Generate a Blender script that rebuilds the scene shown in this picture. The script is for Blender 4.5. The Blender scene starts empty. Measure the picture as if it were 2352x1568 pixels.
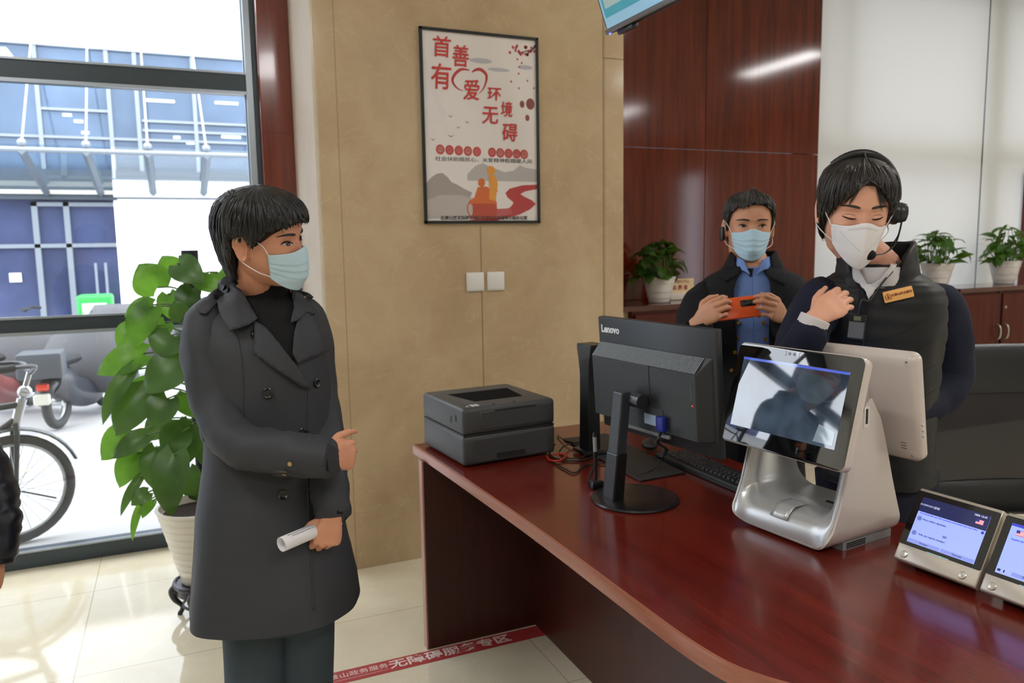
import bpy, bmesh, math, random
from mathutils import Vector, Matrix, noise as mnoise
random.seed(7)
sc = bpy.context.scene
COL = sc.collection
PI = math.pi
R = math.radians
# ---------------------------------------------------------------- camera
EYE = 1.5
FPX = 1777.0                                     # focal length in pixels of the 2352 wide frame
def _basis(yaw, pitch, roll):
    cy, sy = math.cos(yaw), math.sin(yaw)
    fw = Vector((sy*math.cos(pitch), cy*math.cos(pitch), -math.sin(pitch)))
    rt = Vector((cy, -sy, 0)); up = rt.cross(fw)
    c, s = math.cos(roll), math.sin(roll)
    return c*rt+s*up, c*up-s*rt, fw
CR, CU, CF = _basis(R(23.5), R(7.0), R(-0.96))
CAM = Vector((0, 0, EYE))
cd = bpy.data.cameras.new('camera'); cam = bpy.data.objects.new('camera', cd); COL.objects.link(cam)
cam.matrix_world = Matrix(((CR.x, CU.x, -CF.x, 0), (CR.y, CU.y, -CF.y, 0), (CR.z, CU.z, -CF.z, EYE), (0, 0, 0, 1)))
cd.sensor_width = 36.0; cd.lens = FPX/2352*36.0; cd.clip_start = 0.05; cd.clip_end = 200
cd.dof.use_dof = True; cd.dof.focus_distance = 1.75; cd.dof.aperture_fstop = 5.0
sc.camera = cam
def pt(px, py, Z):                               # the point seen at a pixel of the photo at depth Z along the view axis
    return CAM + Z*((px-1176)/FPX*CR - (py-784)/FPX*CU + CF)
def pY(px, py, Y):
    d = (px-1176)/FPX*CR - (py-784)/FPX*CU + CF
    return CAM + d*(Y/d.y)
def pZ(px, py, z):
    d = (px-1176)/FPX*CR - (py-784)/FPX*CU + CF
    return CAM + d*((z-EYE)/d.z)
# ---------------------------------------------------------------- world, exposure, lights
sc.view_settings.view_transform = 'Standard'
sc.view_settings.look = 'None'
sc.view_settings.gamma = 1.0
sc.view_settings.use_curve_mapping = False
sc.view_settings.exposure = 0.0
sc.cycles.use_denoising = True
sc.cycles.max_bounces = 8
sc.cycles.diffuse_bounces = 4
sc.cycles.glossy_bounces = 4
sc.cycles.transparent_max_bounces = 12
sc.cycles.sample_clamp_indirect = 6.0
w = bpy.data.worlds.new('world'); sc.world = w; w.use_nodes = True
nt = w.node_tree; nt.nodes.clear()
tc = nt.nodes.new('ShaderNodeTexCoord'); sx = nt.nodes.new('ShaderNodeSeparateXYZ')
rmp = nt.nodes.new('ShaderNodeValToRGB'); bg = nt.nodes.new('ShaderNodeBackground'); wo = nt.nodes.new('ShaderNodeOutputWorld')
nt.links.new(tc.outputs['Generated'], sx.inputs[0]); nt.links.new(sx.outputs['Z'], rmp.inputs[0])
rmp.color_ramp.elements[0].position = 0.0; rmp.color_ramp.elements[0].color = (.80, .88, 1, 1)
rmp.color_ramp.elements[1].position = 0.6; rmp.color_ramp.elements[1].color = (.95, .98, 1, 1)
nt.links.new(rmp.outputs[0], bg.inputs[0]); bg.inputs[1].default_value = 5.5
nt.links.new(bg.outputs[0], wo.inputs[0])
def area(name, loc, size, power, rot=(0, 0, 0), col=(1, 1, 1), sy=None):
    l = bpy.data.lights.new(name, 'AREA'); l.shape = 'RECTANGLE'; l.size = size; l.size_y = sy or size
    l.energy = power; l.color = col
    o = bpy.data.objects.new(name, l); COL.objects.link(o); o.location = loc; o.rotation_euler = rot
    return o
# fluorescent ceiling lamps of the hall
for i, (x, y) in enumerate(((-1.6, 1.2), (-1.6, -2.0), (1.2, -1.6), (4.2, 1.4), (5.7, -1.6), (7.0, 1.4), (7.0, -2.4))):
    area('ceiling_lamp', (x, y, 3.66), .3, 39, (0, 0, 0), (1, .975, .96), 1.3)
# ---------------------------------------------------------------- helpers
def lin(c):
    return tuple(((v/255)/12.92 if v/255 <= .04045 else ((v/255+.055)/1.055)**2.4) for v in c)
class MB:
    def __init__(s): s.v = []; s.f = []
    def add(s, vs, fs, M=None):
        o = len(s.v)
        s.v += [M @ Vector(p) if M else Vector(p) for p in vs]
        s.f += [tuple(i+o for i in f) for f in fs]
        return s
    def box(s, c, d, M=None):
        x, y, z = (k/2 for k in d); c = Vector(c)
        vs = [c+Vector((a*x, b*y, e*z)) for a in (-1, 1) for b in (-1, 1) for e in (-1, 1)]
        return s.add(vs, [(0, 1, 3, 2), (4, 6, 7, 5), (0, 4, 5, 1), (2, 3, 7, 6), (0, 2, 6, 4), (1, 5, 7, 3)], M)
    def bb(s, a, b, M=None):                     # box from corner to corner
        a = Vector(a); b = Vector(b)
        return s.box((a+b)/2, b-a, M)
    def rbox(s, c, d, r, seg=3, M=None):         # box with every edge rounded
        bm = bmesh.new(); bmesh.ops.create_cube(bm, size=1)
        for v in bm.verts: v.co = Vector(c)+Vector((v.co.x*d[0], v.co.y*d[1], v.co.z*d[2]))
        bmesh.ops.bevel(bm, geom=bm.edges[:], offset=r, segments=seg, profile=.5, affect='EDGES')
        bm.verts.index_update()
        s.add([v.co.copy() for v in bm.verts], [tuple(v.index for v in f.verts) for f in bm.faces], M); bm.free()
        return s
    def loft(s, rings, caps=True, closed=True, M=None):
        n = len(rings[0]); vs = [p for r in rings for p in r]; fs = []
        for i in range(len(rings)-1):
            for j in range(n if closed else n-1):
                k = (j+1) % n
                fs.append((i*n+j, i*n+k, (i+1)*n+k, (i+1)*n+j))
        if caps and closed:
            fs.append(tuple(range(n-1, -1, -1))); fs.append(tuple(range((len(rings)-1)*n, len(rings)*n)))
        return s.add(vs, fs, M)
    def tube(s, pts, rad, n=10, steps=0, flat=1.0, side=None, caps=True, M=None):
        pts = [Vector(p) for p in pts]
        if not hasattr(rad, '__len__'): rad = [rad]*len(pts)
        if steps: pts, rad = spline(pts, rad, steps)
        rings = []; t0 = None
        for i, p in enumerate(pts):
            t = (pts[min(i+1, len(pts)-1)]-pts[max(i-1, 0)])
            t = t.normalized() if t.length > 1e-9 else Vector((0, 0, 1))
            if t0 is None:
                a = Vector(side) if side is not None else (Vector((0, 0, 1)) if abs(t.z) < .9 else Vector((1, 0, 0)))
                u = (a - t*a.dot(t)).normalized()
            else:
                u = t0.rotation_difference(t) @ u; u = (u - t*u.dot(t)).normalized()
            t0 = t; v = t.cross(u)
            rings.append([p + rad[i]*(math.cos(2*PI*j/n)*u + flat*math.sin(2*PI*j/n)*v) for j in range(n)])
        return s.loft(rings, caps, True, M)
    def lathe(s, prof, n=32, M=None, c=(0, 0, 0)):
        c = Vector(c)
        return s.loft([[c+Vector((r*math.cos(2*PI*j/n), r*math.sin(2*PI*j/n), z)) for j in range(n)] for r, z in prof], True, True, M)
    def cyl(s, a, b, r, n=16, r2=None):
        return s.tube([a, b], [r, r if r2 is None else r2], n)
    def prism(s, poly, d0, d1, M=None):          # polygon in xy, pulled from z=d0 to z=d1
        n = len(poly); vs = [(x, y, d0) for x, y in poly]+[(x, y, d1) for x, y in poly]
        fs = [tuple(range(n-1, -1, -1)), tuple(range(n, 2*n))]+[(i, (i+1) % n, n+(i+1) % n, n+i) for i in range(n)]
        return s.add(vs, fs, M)
    def ball(s, c, r, n=16, m=10, M=None):
        r = r if hasattr(r, '__len__') else (r, r, r); c = Vector(c)
        rings = []
        for i in range(m+1):
            a = PI*i/m-PI/2; q = max(math.cos(a), .02)
            rings.append([c+Vector((r[0]*q*math.cos(2*PI*j/n), r[1]*q*math.sin(2*PI*j/n), r[2]*math.sin(a))) for j in range(n)])
        return s.loft(rings, True, True, M)
    def grid(s, fn, nu, nv, M=None):             # open sheet fn(u, v), u, v in 0..1
        vs = [fn(i/nu, j/nv) for j in range(nv+1) for i in range(nu+1)]
        return s.add(vs, [(j*(nu+1)+i, j*(nu+1)+i+1, (j+1)*(nu+1)+i+1, (j+1)*(nu+1)+i) for j in range(nv) for i in range(nu)], M)
def spline(pts, rad, steps):
    P = []; Q = []; n = len(pts)
    for i in range(n-1):
        a, b, c, d = pts[max(i-1, 0)], pts[i], pts[i+1], pts[min(i+2, n-1)]
        ra, rb, rc, rd = rad[max(i-1, 0)], rad[i], rad[i+1], rad[min(i+2, n-1)]
        for k in range(steps):
            t = k/steps
            f = lambda a, b, c, d: .5*((2*b)+(c-a)*t+(2*a-5*b+4*c-d)*t*t+(3*b-a-3*c+d)*t**3)
            P.append(f(a, b, c, d)); Q.append(f(ra, rb, rc, rd))
    P.append(pts[-1]); Q.append(rad[-1])
    return P, Q
def lerp_table(tab, x):                          # rows (x, a, b, ...), smooth interpolation
    if x <= tab[0][0]: return tab[0][1:]
    for i in range(len(tab)-1):
        if x <= tab[i+1][0]:
            t = (x-tab[i][0])/(tab[i+1][0]-tab[i][0])
            a = tab[max(i-1, 0)]; b = tab[i]; c = tab[i+1]; d = tab[min(i+2, len(tab)-1)]
            return tuple(.5*((2*b[k])+(c[k]-a[k])*t+(2*a[k]-5*b[k]+4*c[k]-d[k])*t*t+(3*b[k]-a[k]-3*c[k]+d[k])*t**3) for k in range(1, len(b)))
    return tab[-1][1:]
def frame(loc, x, y, z):
    return Matrix(((x[0], y[0], z[0], loc[0]), (x[1], y[1], z[1], loc[1]), (x[2], y[2], z[2], loc[2]), (0, 0, 0, 1)))
def TR(loc, rz=0, ry=0, rx=0):
    return Matrix.Translation(loc) @ Matrix.Rotation(rz, 4, 'Z') @ Matrix.Rotation(ry, 4, 'Y') @ Matrix.Rotation(rx, 4, 'X')
def obj(name, mb, m, parent=None, smooth=True, ang=40, bevel=0, sub=0, solid=0, world=False, kind=None, label=None, pre=None):
    me = bpy.data.meshes.new(name)
    vs = mb.v
    if parent is not None and world:
        inv = ROOTM.get(parent.name, Matrix()).inverted(); vs = [inv @ p for p in vs]
    me.from_pydata([tuple(p) for p in vs], [], mb.f); me.validate(); me.update()
    o = bpy.data.objects.new(name, me); COL.objects.link(o)
    fix_normals(me)
    if m: me.materials.append(m)
    if smooth:
        me.polygons.foreach_set('use_smooth', [True]*len(me.polygons))
        if ang < 180: me.set_sharp_from_angle(angle=R(ang))
    if parent is not None:
        o.parent = parent
        ROOTM[o.name] = ROOTM.get(parent.name, Matrix())
    if pre: pre(o)
    if solid:
        k = o.modifiers.new('solid', 'SOLIDIFY'); k.thickness = abs(solid); k.offset = 1 if solid > 0 else -1
    if bevel:
        k = o.modifiers.new('bevel', 'BEVEL'); k.width = bevel; k.segments = 2; k.limit_method = 'ANGLE'; k.angle_limit = R(40)
    if sub:
        k = o.modifiers.new('sub', 'SUBSURF'); k.levels = sub; k.render_levels = sub
    if kind: o['kind'] = kind
    if label: o['label'] = label
    return o
def fix_normals(me):
    bm = bmesh.new(); bm.from_mesh(me); bmesh.ops.recalc_face_normals(bm, faces=bm.faces); bm.to_mesh(me); bm.free()
ROOTM = {}
def tag(o, label, cat, group=None):
    o['label'] = label; o['category'] = cat
    if group: o['group'] = group
    return o
def thing(name, label, cat, loc=(0, 0, 0), rz=0, group=None, M=None):
    o = bpy.data.objects.new(name, None); COL.objects.link(o); o.empty_display_size = .1
    o.matrix_world = M if M is not None else TR(loc, rz)
    ROOTM[o.name] = M if M is not None else TR(loc, rz)
    return tag(o, label, cat, group)
def tree(o, parent=None):                        # copies a thing with its parts and sub-parts
    c = o.copy(); COL.objects.link(c)
    if parent is not None: c.parent = parent
    for ch in o.children: tree(ch, c)
    return c
def struct(name, mb, m, parent=None, **k):
    return obj(name, mb, m, parent, kind='structure', **k)
# text as flat mesh lettering
def text_mb(txt, size, M, bold=.0, align='CENTER', squeeze=1.0, depth=.0004):
    cu = bpy.data.curves.new('t', 'FONT'); cu.body = txt; cu.size = size; cu.align_x = align; cu.align_y = 'CENTER'
    cu.offset = bold; cu.extrude = depth; cu.resolution_u = 2
    o = bpy.data.objects.new('t', cu); COL.objects.link(o)
    bpy.context.view_layer.update()
    me = bpy.data.meshes.new_from_object(o.evaluated_get(bpy.context.evaluated_depsgraph_get()))
    mb = MB(); mb.add([(v.co.x*squeeze, v.co.y, v.co.z) for v in me.vertices], [tuple(p.vertices) for p in me.polygons], M)
    bpy.data.objects.remove(o); bpy.data.curves.remove(cu); bpy.data.meshes.remove(me)
    return mb
# ---------------------------------------------------------------- materials
class NT:
    def __init__(s, name):
        s.m = bpy.data.materials.new(name); s.m.use_nodes = True; s.t = s.m.node_tree
        s.b = s.t.nodes['Principled BSDF']
    def n(s, t, **k):
        q = s.t.nodes.new(t)
        for a, v in k.items(): setattr(q, a, v)
        return q
    def l(s, a, b): s.t.links.new(a, b)
    def val(s, op, a, b=None, c=None):
        q = s.n('ShaderNodeMath', operation=op)
        for i, x in enumerate((a, b, c)):
            if x is None: continue
            if isinstance(x, (int, float)): q.inputs[i].default_value = x
            else: s.l(x, q.inputs[i])
        return q.outputs[0]
    def mix(s, f, a, b):
        q = s.n('ShaderNodeMix', data_type='RGBA')
        for i, x in ((0, f), (6, a), (7, b)):
            if isinstance(x, (int, float)): q.inputs[i].default_value = x
            elif isinstance(x, tuple): q.inputs[i].default_value = (*x[:3], 1)
            else: s.l(x, q.inputs[i])
        return q.outputs[2]
    def pos(s, scale=None, coord='pos'):
        if coord == 'pos': o = s.n('ShaderNodeNewGeometry').outputs['Position']
        else: o = s.n('ShaderNodeTexCoord').outputs['Object']
        if scale is None: return o
        q = s.n('ShaderNodeMapping'); s.l(o, q.inputs[0]); q.inputs[3].default_value = scale
        return q.outputs[0]
    def noise(s, vec, scale, detail=4, rough=.55, dist=0):
        q = s.n('ShaderNodeTexNoise'); s.l(vec, q.inputs['Vector'])
        q.inputs['Scale'].default_value = scale; q.inputs['Detail'].default_value = detail
        q.inputs['Roughness'].default_value = rough; q.inputs['Distortion'].default_value = dist
        return q.outputs[0]
    def ramp(s, f, stops):
        q = s.n('ShaderNodeValToRGB'); s.l(f, q.inputs[0]); e = q.color_ramp.elements
        while len(e) < len(stops): e.new(.5)
        for k, (p, c) in zip(e, stops): k.position = p; k.color = (*c[:3], 1)
        return q.outputs[0]
    def lines(s, ch, off, period, wid):          # 1 on thin lines every period along x, y or z
        q = s.n('ShaderNodeSeparateXYZ'); s.l(s.pos(), q.inputs[0])
        a = s.val('ADD', q.outputs[ch], -off+wid/2); a = s.val('DIVIDE', a, period); a = s.val('FLOORED_MODULO', a, 1.0)
        return s.val('LESS_THAN', a, wid/period)
    def bump(s, h, strength, dist=.01):
        q = s.n('ShaderNodeBump'); s.l(h, q.inputs['Height']); q.inputs['Strength'].default_value = strength; q.inputs['Distance'].default_value = dist
        s.l(q.outputs[0], s.b.inputs['Normal'])
    def set(s, **k):
        for a, v in k.items():
            i = s.b.inputs[a.replace('_', ' ')]
            if hasattr(v, 'links') or hasattr(v, 'is_linked'): s.l(v, i)
            elif isinstance(v, tuple): i.default_value = (*v[:3], 1)
            else: i.default_value = v
        return s.m
MATS = {}
def mat(name, col, rough=.5, metal=0, spec=.5, var=None, bump=None, emit=0, coat=0, sheen=0, sss=0):
    if name in MATS: return MATS[name]
    t = NT(name); c = lin(col)
    if var:
        f = t.noise(t.pos(coord='obj'), var[0], 4)
        lo = tuple(x*(1-var[1]) for x in c); hi = tuple(min(1, x*(1+var[1])) for x in c)
        t.set(Base_Color=t.ramp(f, [(.3, lo), (.7, hi)]))
    else: t.set(Base_Color=c)
    if bump: t.bump(t.noise(t.pos(coord='obj'), bump[0], 3), bump[1], .004)
    t.set(Roughness=rough, Metallic=metal, Specular_IOR_Level=spec)
    if emit: t.set(Emission_Color=c, Emission_Strength=emit)
    if coat: t.set(Coat_Weight=coat, Coat_Roughness=.05)
    if sheen: t.set(Sheen_Weight=sheen, Sheen_Roughness=.5)
    if sss: t.set(Subsurface_Weight=sss, Subsurface_Radius=(.012, .005, .003), Subsurface_Scale=1.0) if False else None
    MATS[name] = t.m
    return t.m
def m_marble(name, tones, jx=None, jz=None, jy=None, rough=.12, spec=.4):
    t = NT(name); p = t.pos()
    big = t.noise(p, 2.2, 6, .6, .6); fine = t.noise(p, 14, 5, .65, .3)
    c = t.ramp(big, [(.28, lin(tones[0])), (.5, lin(tones[1])), (.72, lin(tones[2]))])
    c = t.mix(t.val('MULTIPLY', fine, .35), c, lin(tones[3]))
    ps = t.pos((1.0, 1.0, 1.6))
    vein = t.noise(ps, 2.6, 8, .55, 1.4)
    v = t.val('ABSOLUTE', t.val('SUBTRACT', vein, .5)); v = t.val('LESS_THAN', v, .005)
    c = t.mix(t.val('MULTIPLY', v, .2), c, lin(tones[4]))
    sp = t.noise(p, 46, 3, .6); c = t.mix(t.val('MULTIPLY', t.val('GREATER_THAN', sp, .62), .16), c, lin(tones[0]))
    ms = None
    for ch, j in ((0, jx), (1, jy), (2, jz)):
        if j:
            k = t.lines(ch, *j); ms = k if ms is None else t.val('MAXIMUM', ms, k)
    if ms is not None: c = t.mix(t.val('MULTIPLY', ms, .55), c, lin(tones[5]))
    return t.set(Base_Color=c, Roughness=rough, Specular_IOR_Level=spec)
def m_wood(name, dark, mid, light, axis='z', rough=.25, coat=0, scale=1.0, joints=(), spec=.5):
    t = NT(name)
    st = {'z': (9*scale, 9*scale, .55*scale), 'y': (9*scale, .5*scale, 9*scale), 'x': (.5*scale, 9*scale, 9*scale)}[axis]
    p = t.pos(st)
    a = t.noise(p, 2.0, 6, .6, .4); b = t.noise(p, 9.0, 4, .7, .2)
    f = t.val('ADD', t.val('MULTIPLY', a, .7), t.val('MULTIPLY', b, .3))
    c = t.ramp(f, [(.33, lin(dark)), (.5, lin(mid)), (.68, lin(light))])
    for ch, off, per, wd in joints:
        c = t.mix(t.val('MULTIPLY', t.lines(ch, off, per, wd), .8), c, lin(dark))
    t.set(Base_Color=c, Roughness=rough, Specular_IOR_Level=spec)
    if coat: t.set(Coat_Weight=coat, Coat_Roughness=.06)
    return t.m
def m_glass(name, tint=(1, 1, 1), refl=.06, rough=.0):
    t = NT(name); nt = t.t; nt.nodes.remove(t.b)
    tr = t.n('ShaderNodeBsdfTransparent'); tr.inputs[0].default_value = (*tint, 1)
    gl = t.n('ShaderNodeBsdfGlossy'); gl.inputs['Roughness'].default_value = rough
    g = t.n('ShaderNodeNewGeometry'); dt = t.n('ShaderNodeVectorMath', operation='DOT_PRODUCT')
    t.l(g.outputs['Incoming'], dt.inputs[0]); t.l(g.outputs['Normal'], dt.inputs[1])
    fz = t.val('POWER', t.val('SUBTRACT', 1.0, t.val('ABSOLUTE', dt.outputs['Value'])), 5.0)   # the same from both sides
    fz = t.val('ADD', t.val('MULTIPLY', fz, 1-refl), refl)
    mx = t.n('ShaderNodeMixShader'); t.l(fz, mx.inputs[0]); t.l(tr.outputs[0], mx.inputs[1]); t.l(gl.outputs[0], mx.inputs[2])
    t.l(mx.outputs[0], nt.nodes['Material Output'].inputs[0])
    return t.m
def m_trans(name, col, trans=.5, bump=None):     # thin cloth or leaf that lets light through
    t = NT(name); nt = t.t
    tl = t.n('ShaderNodeBsdfTranslucent'); tl.inputs[0].default_value = (*lin(col), 1)
    mx = t.n('ShaderNodeMixShader'); mx.inputs[0].default_value = trans
    t.set(Base_Color=lin(col), Roughness=.8)
    t.l(t.b.outputs[0], mx.inputs[1]); t.l(tl.outputs[0], mx.inputs[2]); t.l(mx.outputs[0], nt.nodes['Material Output'].inputs[0])
    return t.m
# ================================================================ the setting
M_CREAM = mat('cream_paint', (226, 220, 206), .7)
M_BEIGE = m_marble('beige_marble', ((176, 150, 115), (190, 165, 130), (203, 181, 147), (208, 190, 160), (218, 202, 174), (128, 104, 72)),
                   jx=(.705, 1.35, .004), jz=None)
M_SIDE_LIT = m_marble('lit_side_marble', ((214, 204, 186), (222, 214, 198), (230, 224, 212), (236, 230, 220), (240, 236, 228), (170, 150, 120)))  # pillar sides: window light put into a paler copy of the marble
M_FLOOR = m_marble('cream_floor_tile', ((214, 204, 178), (224, 215, 190), (232, 224, 202), (236, 231, 214), (240, 236, 222), (156, 132, 92)),
                   jx=(1.165, .79, .0045), jy=(2.235, .775, .0045), rough=.06, spec=.75)
M_RED = m_wood('red_wood_panel', (66, 18, 6), (94, 31, 13), (112, 42, 19), 'z', .09, 0, spec=.42)
M_REDCOL = m_wood('red_column_cladding', (92, 32, 20), (112, 42, 27), (128, 52, 34), 'z', .16, .3, joints=((2, 2.085, 3, .006),))
M_ALU = mat('dark_grey_aluminium', (62, 72, 80), .35, .3)
M_ALUL = mat('light_grey_aluminium', (168, 178, 190), .3, .6)
M_PANE = m_glass('window_glass')
struct('floor', MB().bb((-6, -6, -.1), (10, 4.22, 0)).bb((.3, 4.22, -.1), (10, 4.7, 0)), M_FLOOR, smooth=False)
struct('ceiling', MB().bb((-6, -6, 3.7), (10, 5.0, 3.8)), mat('ceiling_white', (236, 234, 228), .8), smooth=False)
# beige marble pillar and the red clad column beside the big window
struct('wall_pillar', MB().bb((.62, 3.5, 0), (2.165, 4.72, 3.7)), M_BEIGE, smooth=False)
struct('trim_1', MB().bb((.606, 3.52, 0), (.6199, 4.12, 3.7)), M_SIDE_LIT, smooth=False)
struct('trim_2', MB().bb((2.1651, 3.52, 0), (2.175, 4.5, 3.7)), M_SIDE_LIT, smooth=False)
struct('trim_3', MB().bb((.449, 4.12, 0), (.64, 4.42, 3.7)), M_REDCOL, smooth=False, bevel=.006)
# marble cladding joints as shallow dark grooves
M_JOINT = mat('marble_joint', (132, 110, 80), .7)
struct('trim_4', MB().bb((1.365, 3.4985, 0), (1.368, 3.501, 1.6)).bb((2.045, 3.4985, 0), (2.048, 3.501, 3.7)).bb((2.046, 3.4985, 2.43), (2.165, 3.501, 2.433)), M_JOINT, smooth=False)
# red panelled wall behind the counter with hairline joints
wb = MB()
for x0, x1 in ((2.0, 3.485), (3.489, 4.53)):
    for z0, z1 in ((0, 2.148), (2.152, 3.7)):
        wb.bb((x0, 4.55, z0), (x1, 4.72, z1))
struct('wall_back', wb, M_RED, smooth=False, bevel=.002)
struct('wall_left', MB().bb((-6.1, -6, 0), (-6, 4.4, 3.7)), M_CREAM, smooth=False)
struct('wall_front', MB().bb((-6, -6.1, 0), (10, -6, 3.7)), M_CREAM, smooth=False)
wr = MB().bb((10, -6, 0), (10.1, 5, .5)).bb((10, -6, 2.9), (10.1, 5, 3.7))
for y0, y1 in ((-6, -4.75), (-4.05, 5)): wr.bb((10, y0, .5), (10.1, y1, 2.9))
struct('wall_right', wr, M_CREAM, smooth=False)
# window 1: full height street window left of the column
wf = MB()
for z0, z1 in ((0, .085), (1.128, 1.205), (2.28, 2.378), (3.2, 3.7)):
    wf.bb((-6, 4.205, z0), (.43, 4.275, z1))
for x in (-1.55, -3.5, -5.4): wf.bb((x-.035, 4.2, 0), (x+.035, 4.28, 3.7))
struct('window_1', wf, M_ALU, smooth=False, bevel=.004)
jb = MB().bb((.395, 4.19, .0), (.43, 4.27, 3.7)).bb((.388, 4.235, 0), (.395, 4.25, 3.7))
struct('window_1_jamb', jb, M_ALUL, smooth=False, bevel=.004)
struct('window_1_reveal', MB().bb((.43, 4.17, 0), (.449, 4.29, 3.7)), M_ALU, smooth=False)
bd = MB()
for z0 in (.085, 1.205, 2.378): bd.bb((-6, 4.195, z0-.004), (.395, 4.204, z0+.006))
for z0 in (1.128, 2.28): bd.bb((-6, 4.195, z0-.004), (.395, 4.204, z0+.012))
struct('window_1_bead', bd, M_ALUL, smooth=False)
for i, (z0, z1) in enumerate(((.085, 1.128), (1.205, 2.28), (2.378, 3.6))):
    for x0, x1 in ((-1.515, .395), (-3.465, -1.585), (-5.365, -3.535)):
        struct('window_1_glass', MB().add([(x0, 4.24, z0), (x1, 4.24, z0), (x1, 4.24, z1), (x0, 4.24, z1)], [(0, 1, 2, 3)]), M_PANE, smooth=False)
# window 2: behind the roller blinds, right
wf2 = MB().bb((4.53, 4.72, 0), (4.6, 4.82, 3.7))
for x0, x1 in ((4.86, 4.95), (6.52, 6.72), (8.4, 8.5)): wf2.bb((x0, 4.74, 0), (x1, 4.82, 3.7))
wf2.bb((4.6, 4.74, 2.14), (8.4, 4.82, 2.30)).bb((4.6, 4.74, 0), (8.4, 4.82, .08)).bb((4.6, 4.72, 3.55), (10, 4.82, 3.7))
struct('window_2', wf2, M_ALU, smooth=False)
struct('wall_far', MB().bb((8.4, 4.72, 0), (10, 4.85, 3.7)), M_CREAM, smooth=False)
struct('trim_5', MB().bb((7.0, 4.5, 0), (7.2, 4.6, 2.08)), M_RED, smooth=False)
M_BLIND = m_trans('blind_cloth', (214, 214, 212), .19)
def blind(x0, x1, label):
    t = thing('roller_blind', label, 'blind', (x0, 4.62, 1.0), group='roller blinds')
    obj('fabric', MB().grid(lambda u, v: (x0+(x1-x0)*u, 4.62+.003*math.sin(u*9), .95+2.6*v), 24, 2), M_BLIND, t, world=True, ang=180)
    obj('roller', MB().cyl((x0, 4.64, 3.58), (x1, 4.64, 3.58), .03), mat('blind_tube', (220, 220, 216), .4), t, world=True)
    obj('bottom_bar', MB().bb((x0, 4.61, .93), (x1, 4.63, .955)), mat('blind_bar', (205, 205, 200), .4), t, world=True)
blind(4.5, 6.455, 'wide pale grey roller blind right of the red wooden wall')
blind(6.47, 8.4, 'pale grey roller blind at the right edge of the picture')
# ================================================================ the street outside
M_ROAD = mat('pale_paving', (172, 174, 177), .85, var=(1.2, .05))
struct('ground', MB().bb((-25, 4.28, -.12), (25, 13.98, -.005)), M_ROAD, smooth=False)
ln = MB()
for y in (6.2, 7.3): ln.bb((-20, y, -.006), (20, y+.05, -.0035))
struct('ground_marking', ln, mat('yellow_line', (238, 214, 160), .8), smooth=False)
M_WHITEB = mat('white_facade_panel', (240, 242, 245), .7)
M_FAC = mat('blue_facade_glass', (78, 98, 122), .06, .2, var=(.5, .4))
M_FAC2 = mat('dark_shop_glass', (76, 86, 122), .08, .15, var=(.7, .45))
M_LGREY = mat('light_grey_steel', (140, 148, 158), .4, .3)
b = thing('shop_building', 'shop building across the street with blue glass upper floor', 'building', (0, 14, 0))
def bp(name, mb, m, par=b, **k):
    k.setdefault('smooth', False)
    return obj(name, mb, m, par, world=True, **k)
bp('upper_wall', MB().bb((-14, 14, 4.66), (14, 16, 9)), M_WHITEB)
g = bp('upper_glazing', MB().bb((-14, 14.1, 2.8), (14, 14.3, 4.66)), M_FAC)
ml = MB()
for x in (-4.0, -3.1, -1.72, -.75, -.35, .5, 1.5, 2.4): ml.bb((x-.03, 14.03, 2.8), (x+.03, 14.1, 4.66))
for z, x0, x1 in ((3.3, -14, 14), (3.72, -1.75, -.75), (3.6, -.3, 14), (3.45, -.3, 14)): ml.bb((x0, 14.04, z-.02), (x1, 14.1, z+.02))
bp('mullion', ml, M_LGREY, g)
lp = mat('lit_strip_lamp', (235, 245, 255), .5, emit=2.5)
for x, z, wd in ((-.02, 3.93, .44), (1.0, 3.95, .36), (1.06, 3.3, .3), (.4, 3.28, .12), (.2, 3.36, .1), (1.04, 3.4, .3), (-1.35, 3.64, .12), (-1.2, 3.55, .12), (-1.12, 3.38, .1)):
    bp('strip_lamp', MB().bb((x-wd/2, 14.06, z-.018), (x+wd/2, 14.095, z+.018)), lp, g)
bp('soffit_band', MB().bb((-14, 13.95, 2.34), (14, 14.3, 2.8)), mat('soffit_grey', (70, 80, 92), .6))
sg = bp('shop_glazing', MB().bb((-14, 14.12, 0), (-.8, 14.3, 2.34)), M_FAC2)
fr = MB()
for x in (-3.6, -1.9, -1.47): fr.bb((x-.04, 14.04, 0), (x+.04, 14.12, 2.3))
fr.bb((-1.94, 14.04, 2.24), (-.8, 14.12, 2.3)).bb((-6, 14.04, 1.6), (-.8, 14.12, 1.66))
bp('door_frame', fr, M_LGREY, sg)
for x in (-1.12, -.98): bp('door_handle', MB().cyl((x, 13.98, .75), (x, 13.98, 1.35), .02), M_LGREY, sg)
bp('paper_notice', MB().bb((-2.32, 14.09, 1.08), (-2.16, 14.115, 1.22)), mat('notice_paper', (240, 242, 246), .8), sg)
sh = MB().bb((-.74, 13.96, 0), (3.2, 14.1, 2.38))
for k in range(30): sh.bb((-.74, 13.945, .04+k*.078), (3.2, 13.96, .095+k*.078))
bp('roller_shutter', sh, mat('white_shutter', (238, 240, 244), .5))
bp('shutter_box', MB().bb((-.78, 13.85, 2.38), (3.24, 14.1, 2.64)), M_WHITEB)
cn = thing('glass_canopy', 'glass canopy on grey beams and cables over the shop fronts', 'canopy', (0, 13, 2.6))
cp = lambda n, mb, m, par=cn, **k: bp(n, mb, m, par, **k)
cp('canopy_glass', MB().add([(-9, 12.0, 2.93), (9, 12.0, 2.93), (9, 14.0, 2.5), (-9, 14.0, 2.5)], [(0, 1, 2, 3)]), m_glass('canopy_glass', (.80, .9, .93)))
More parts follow.
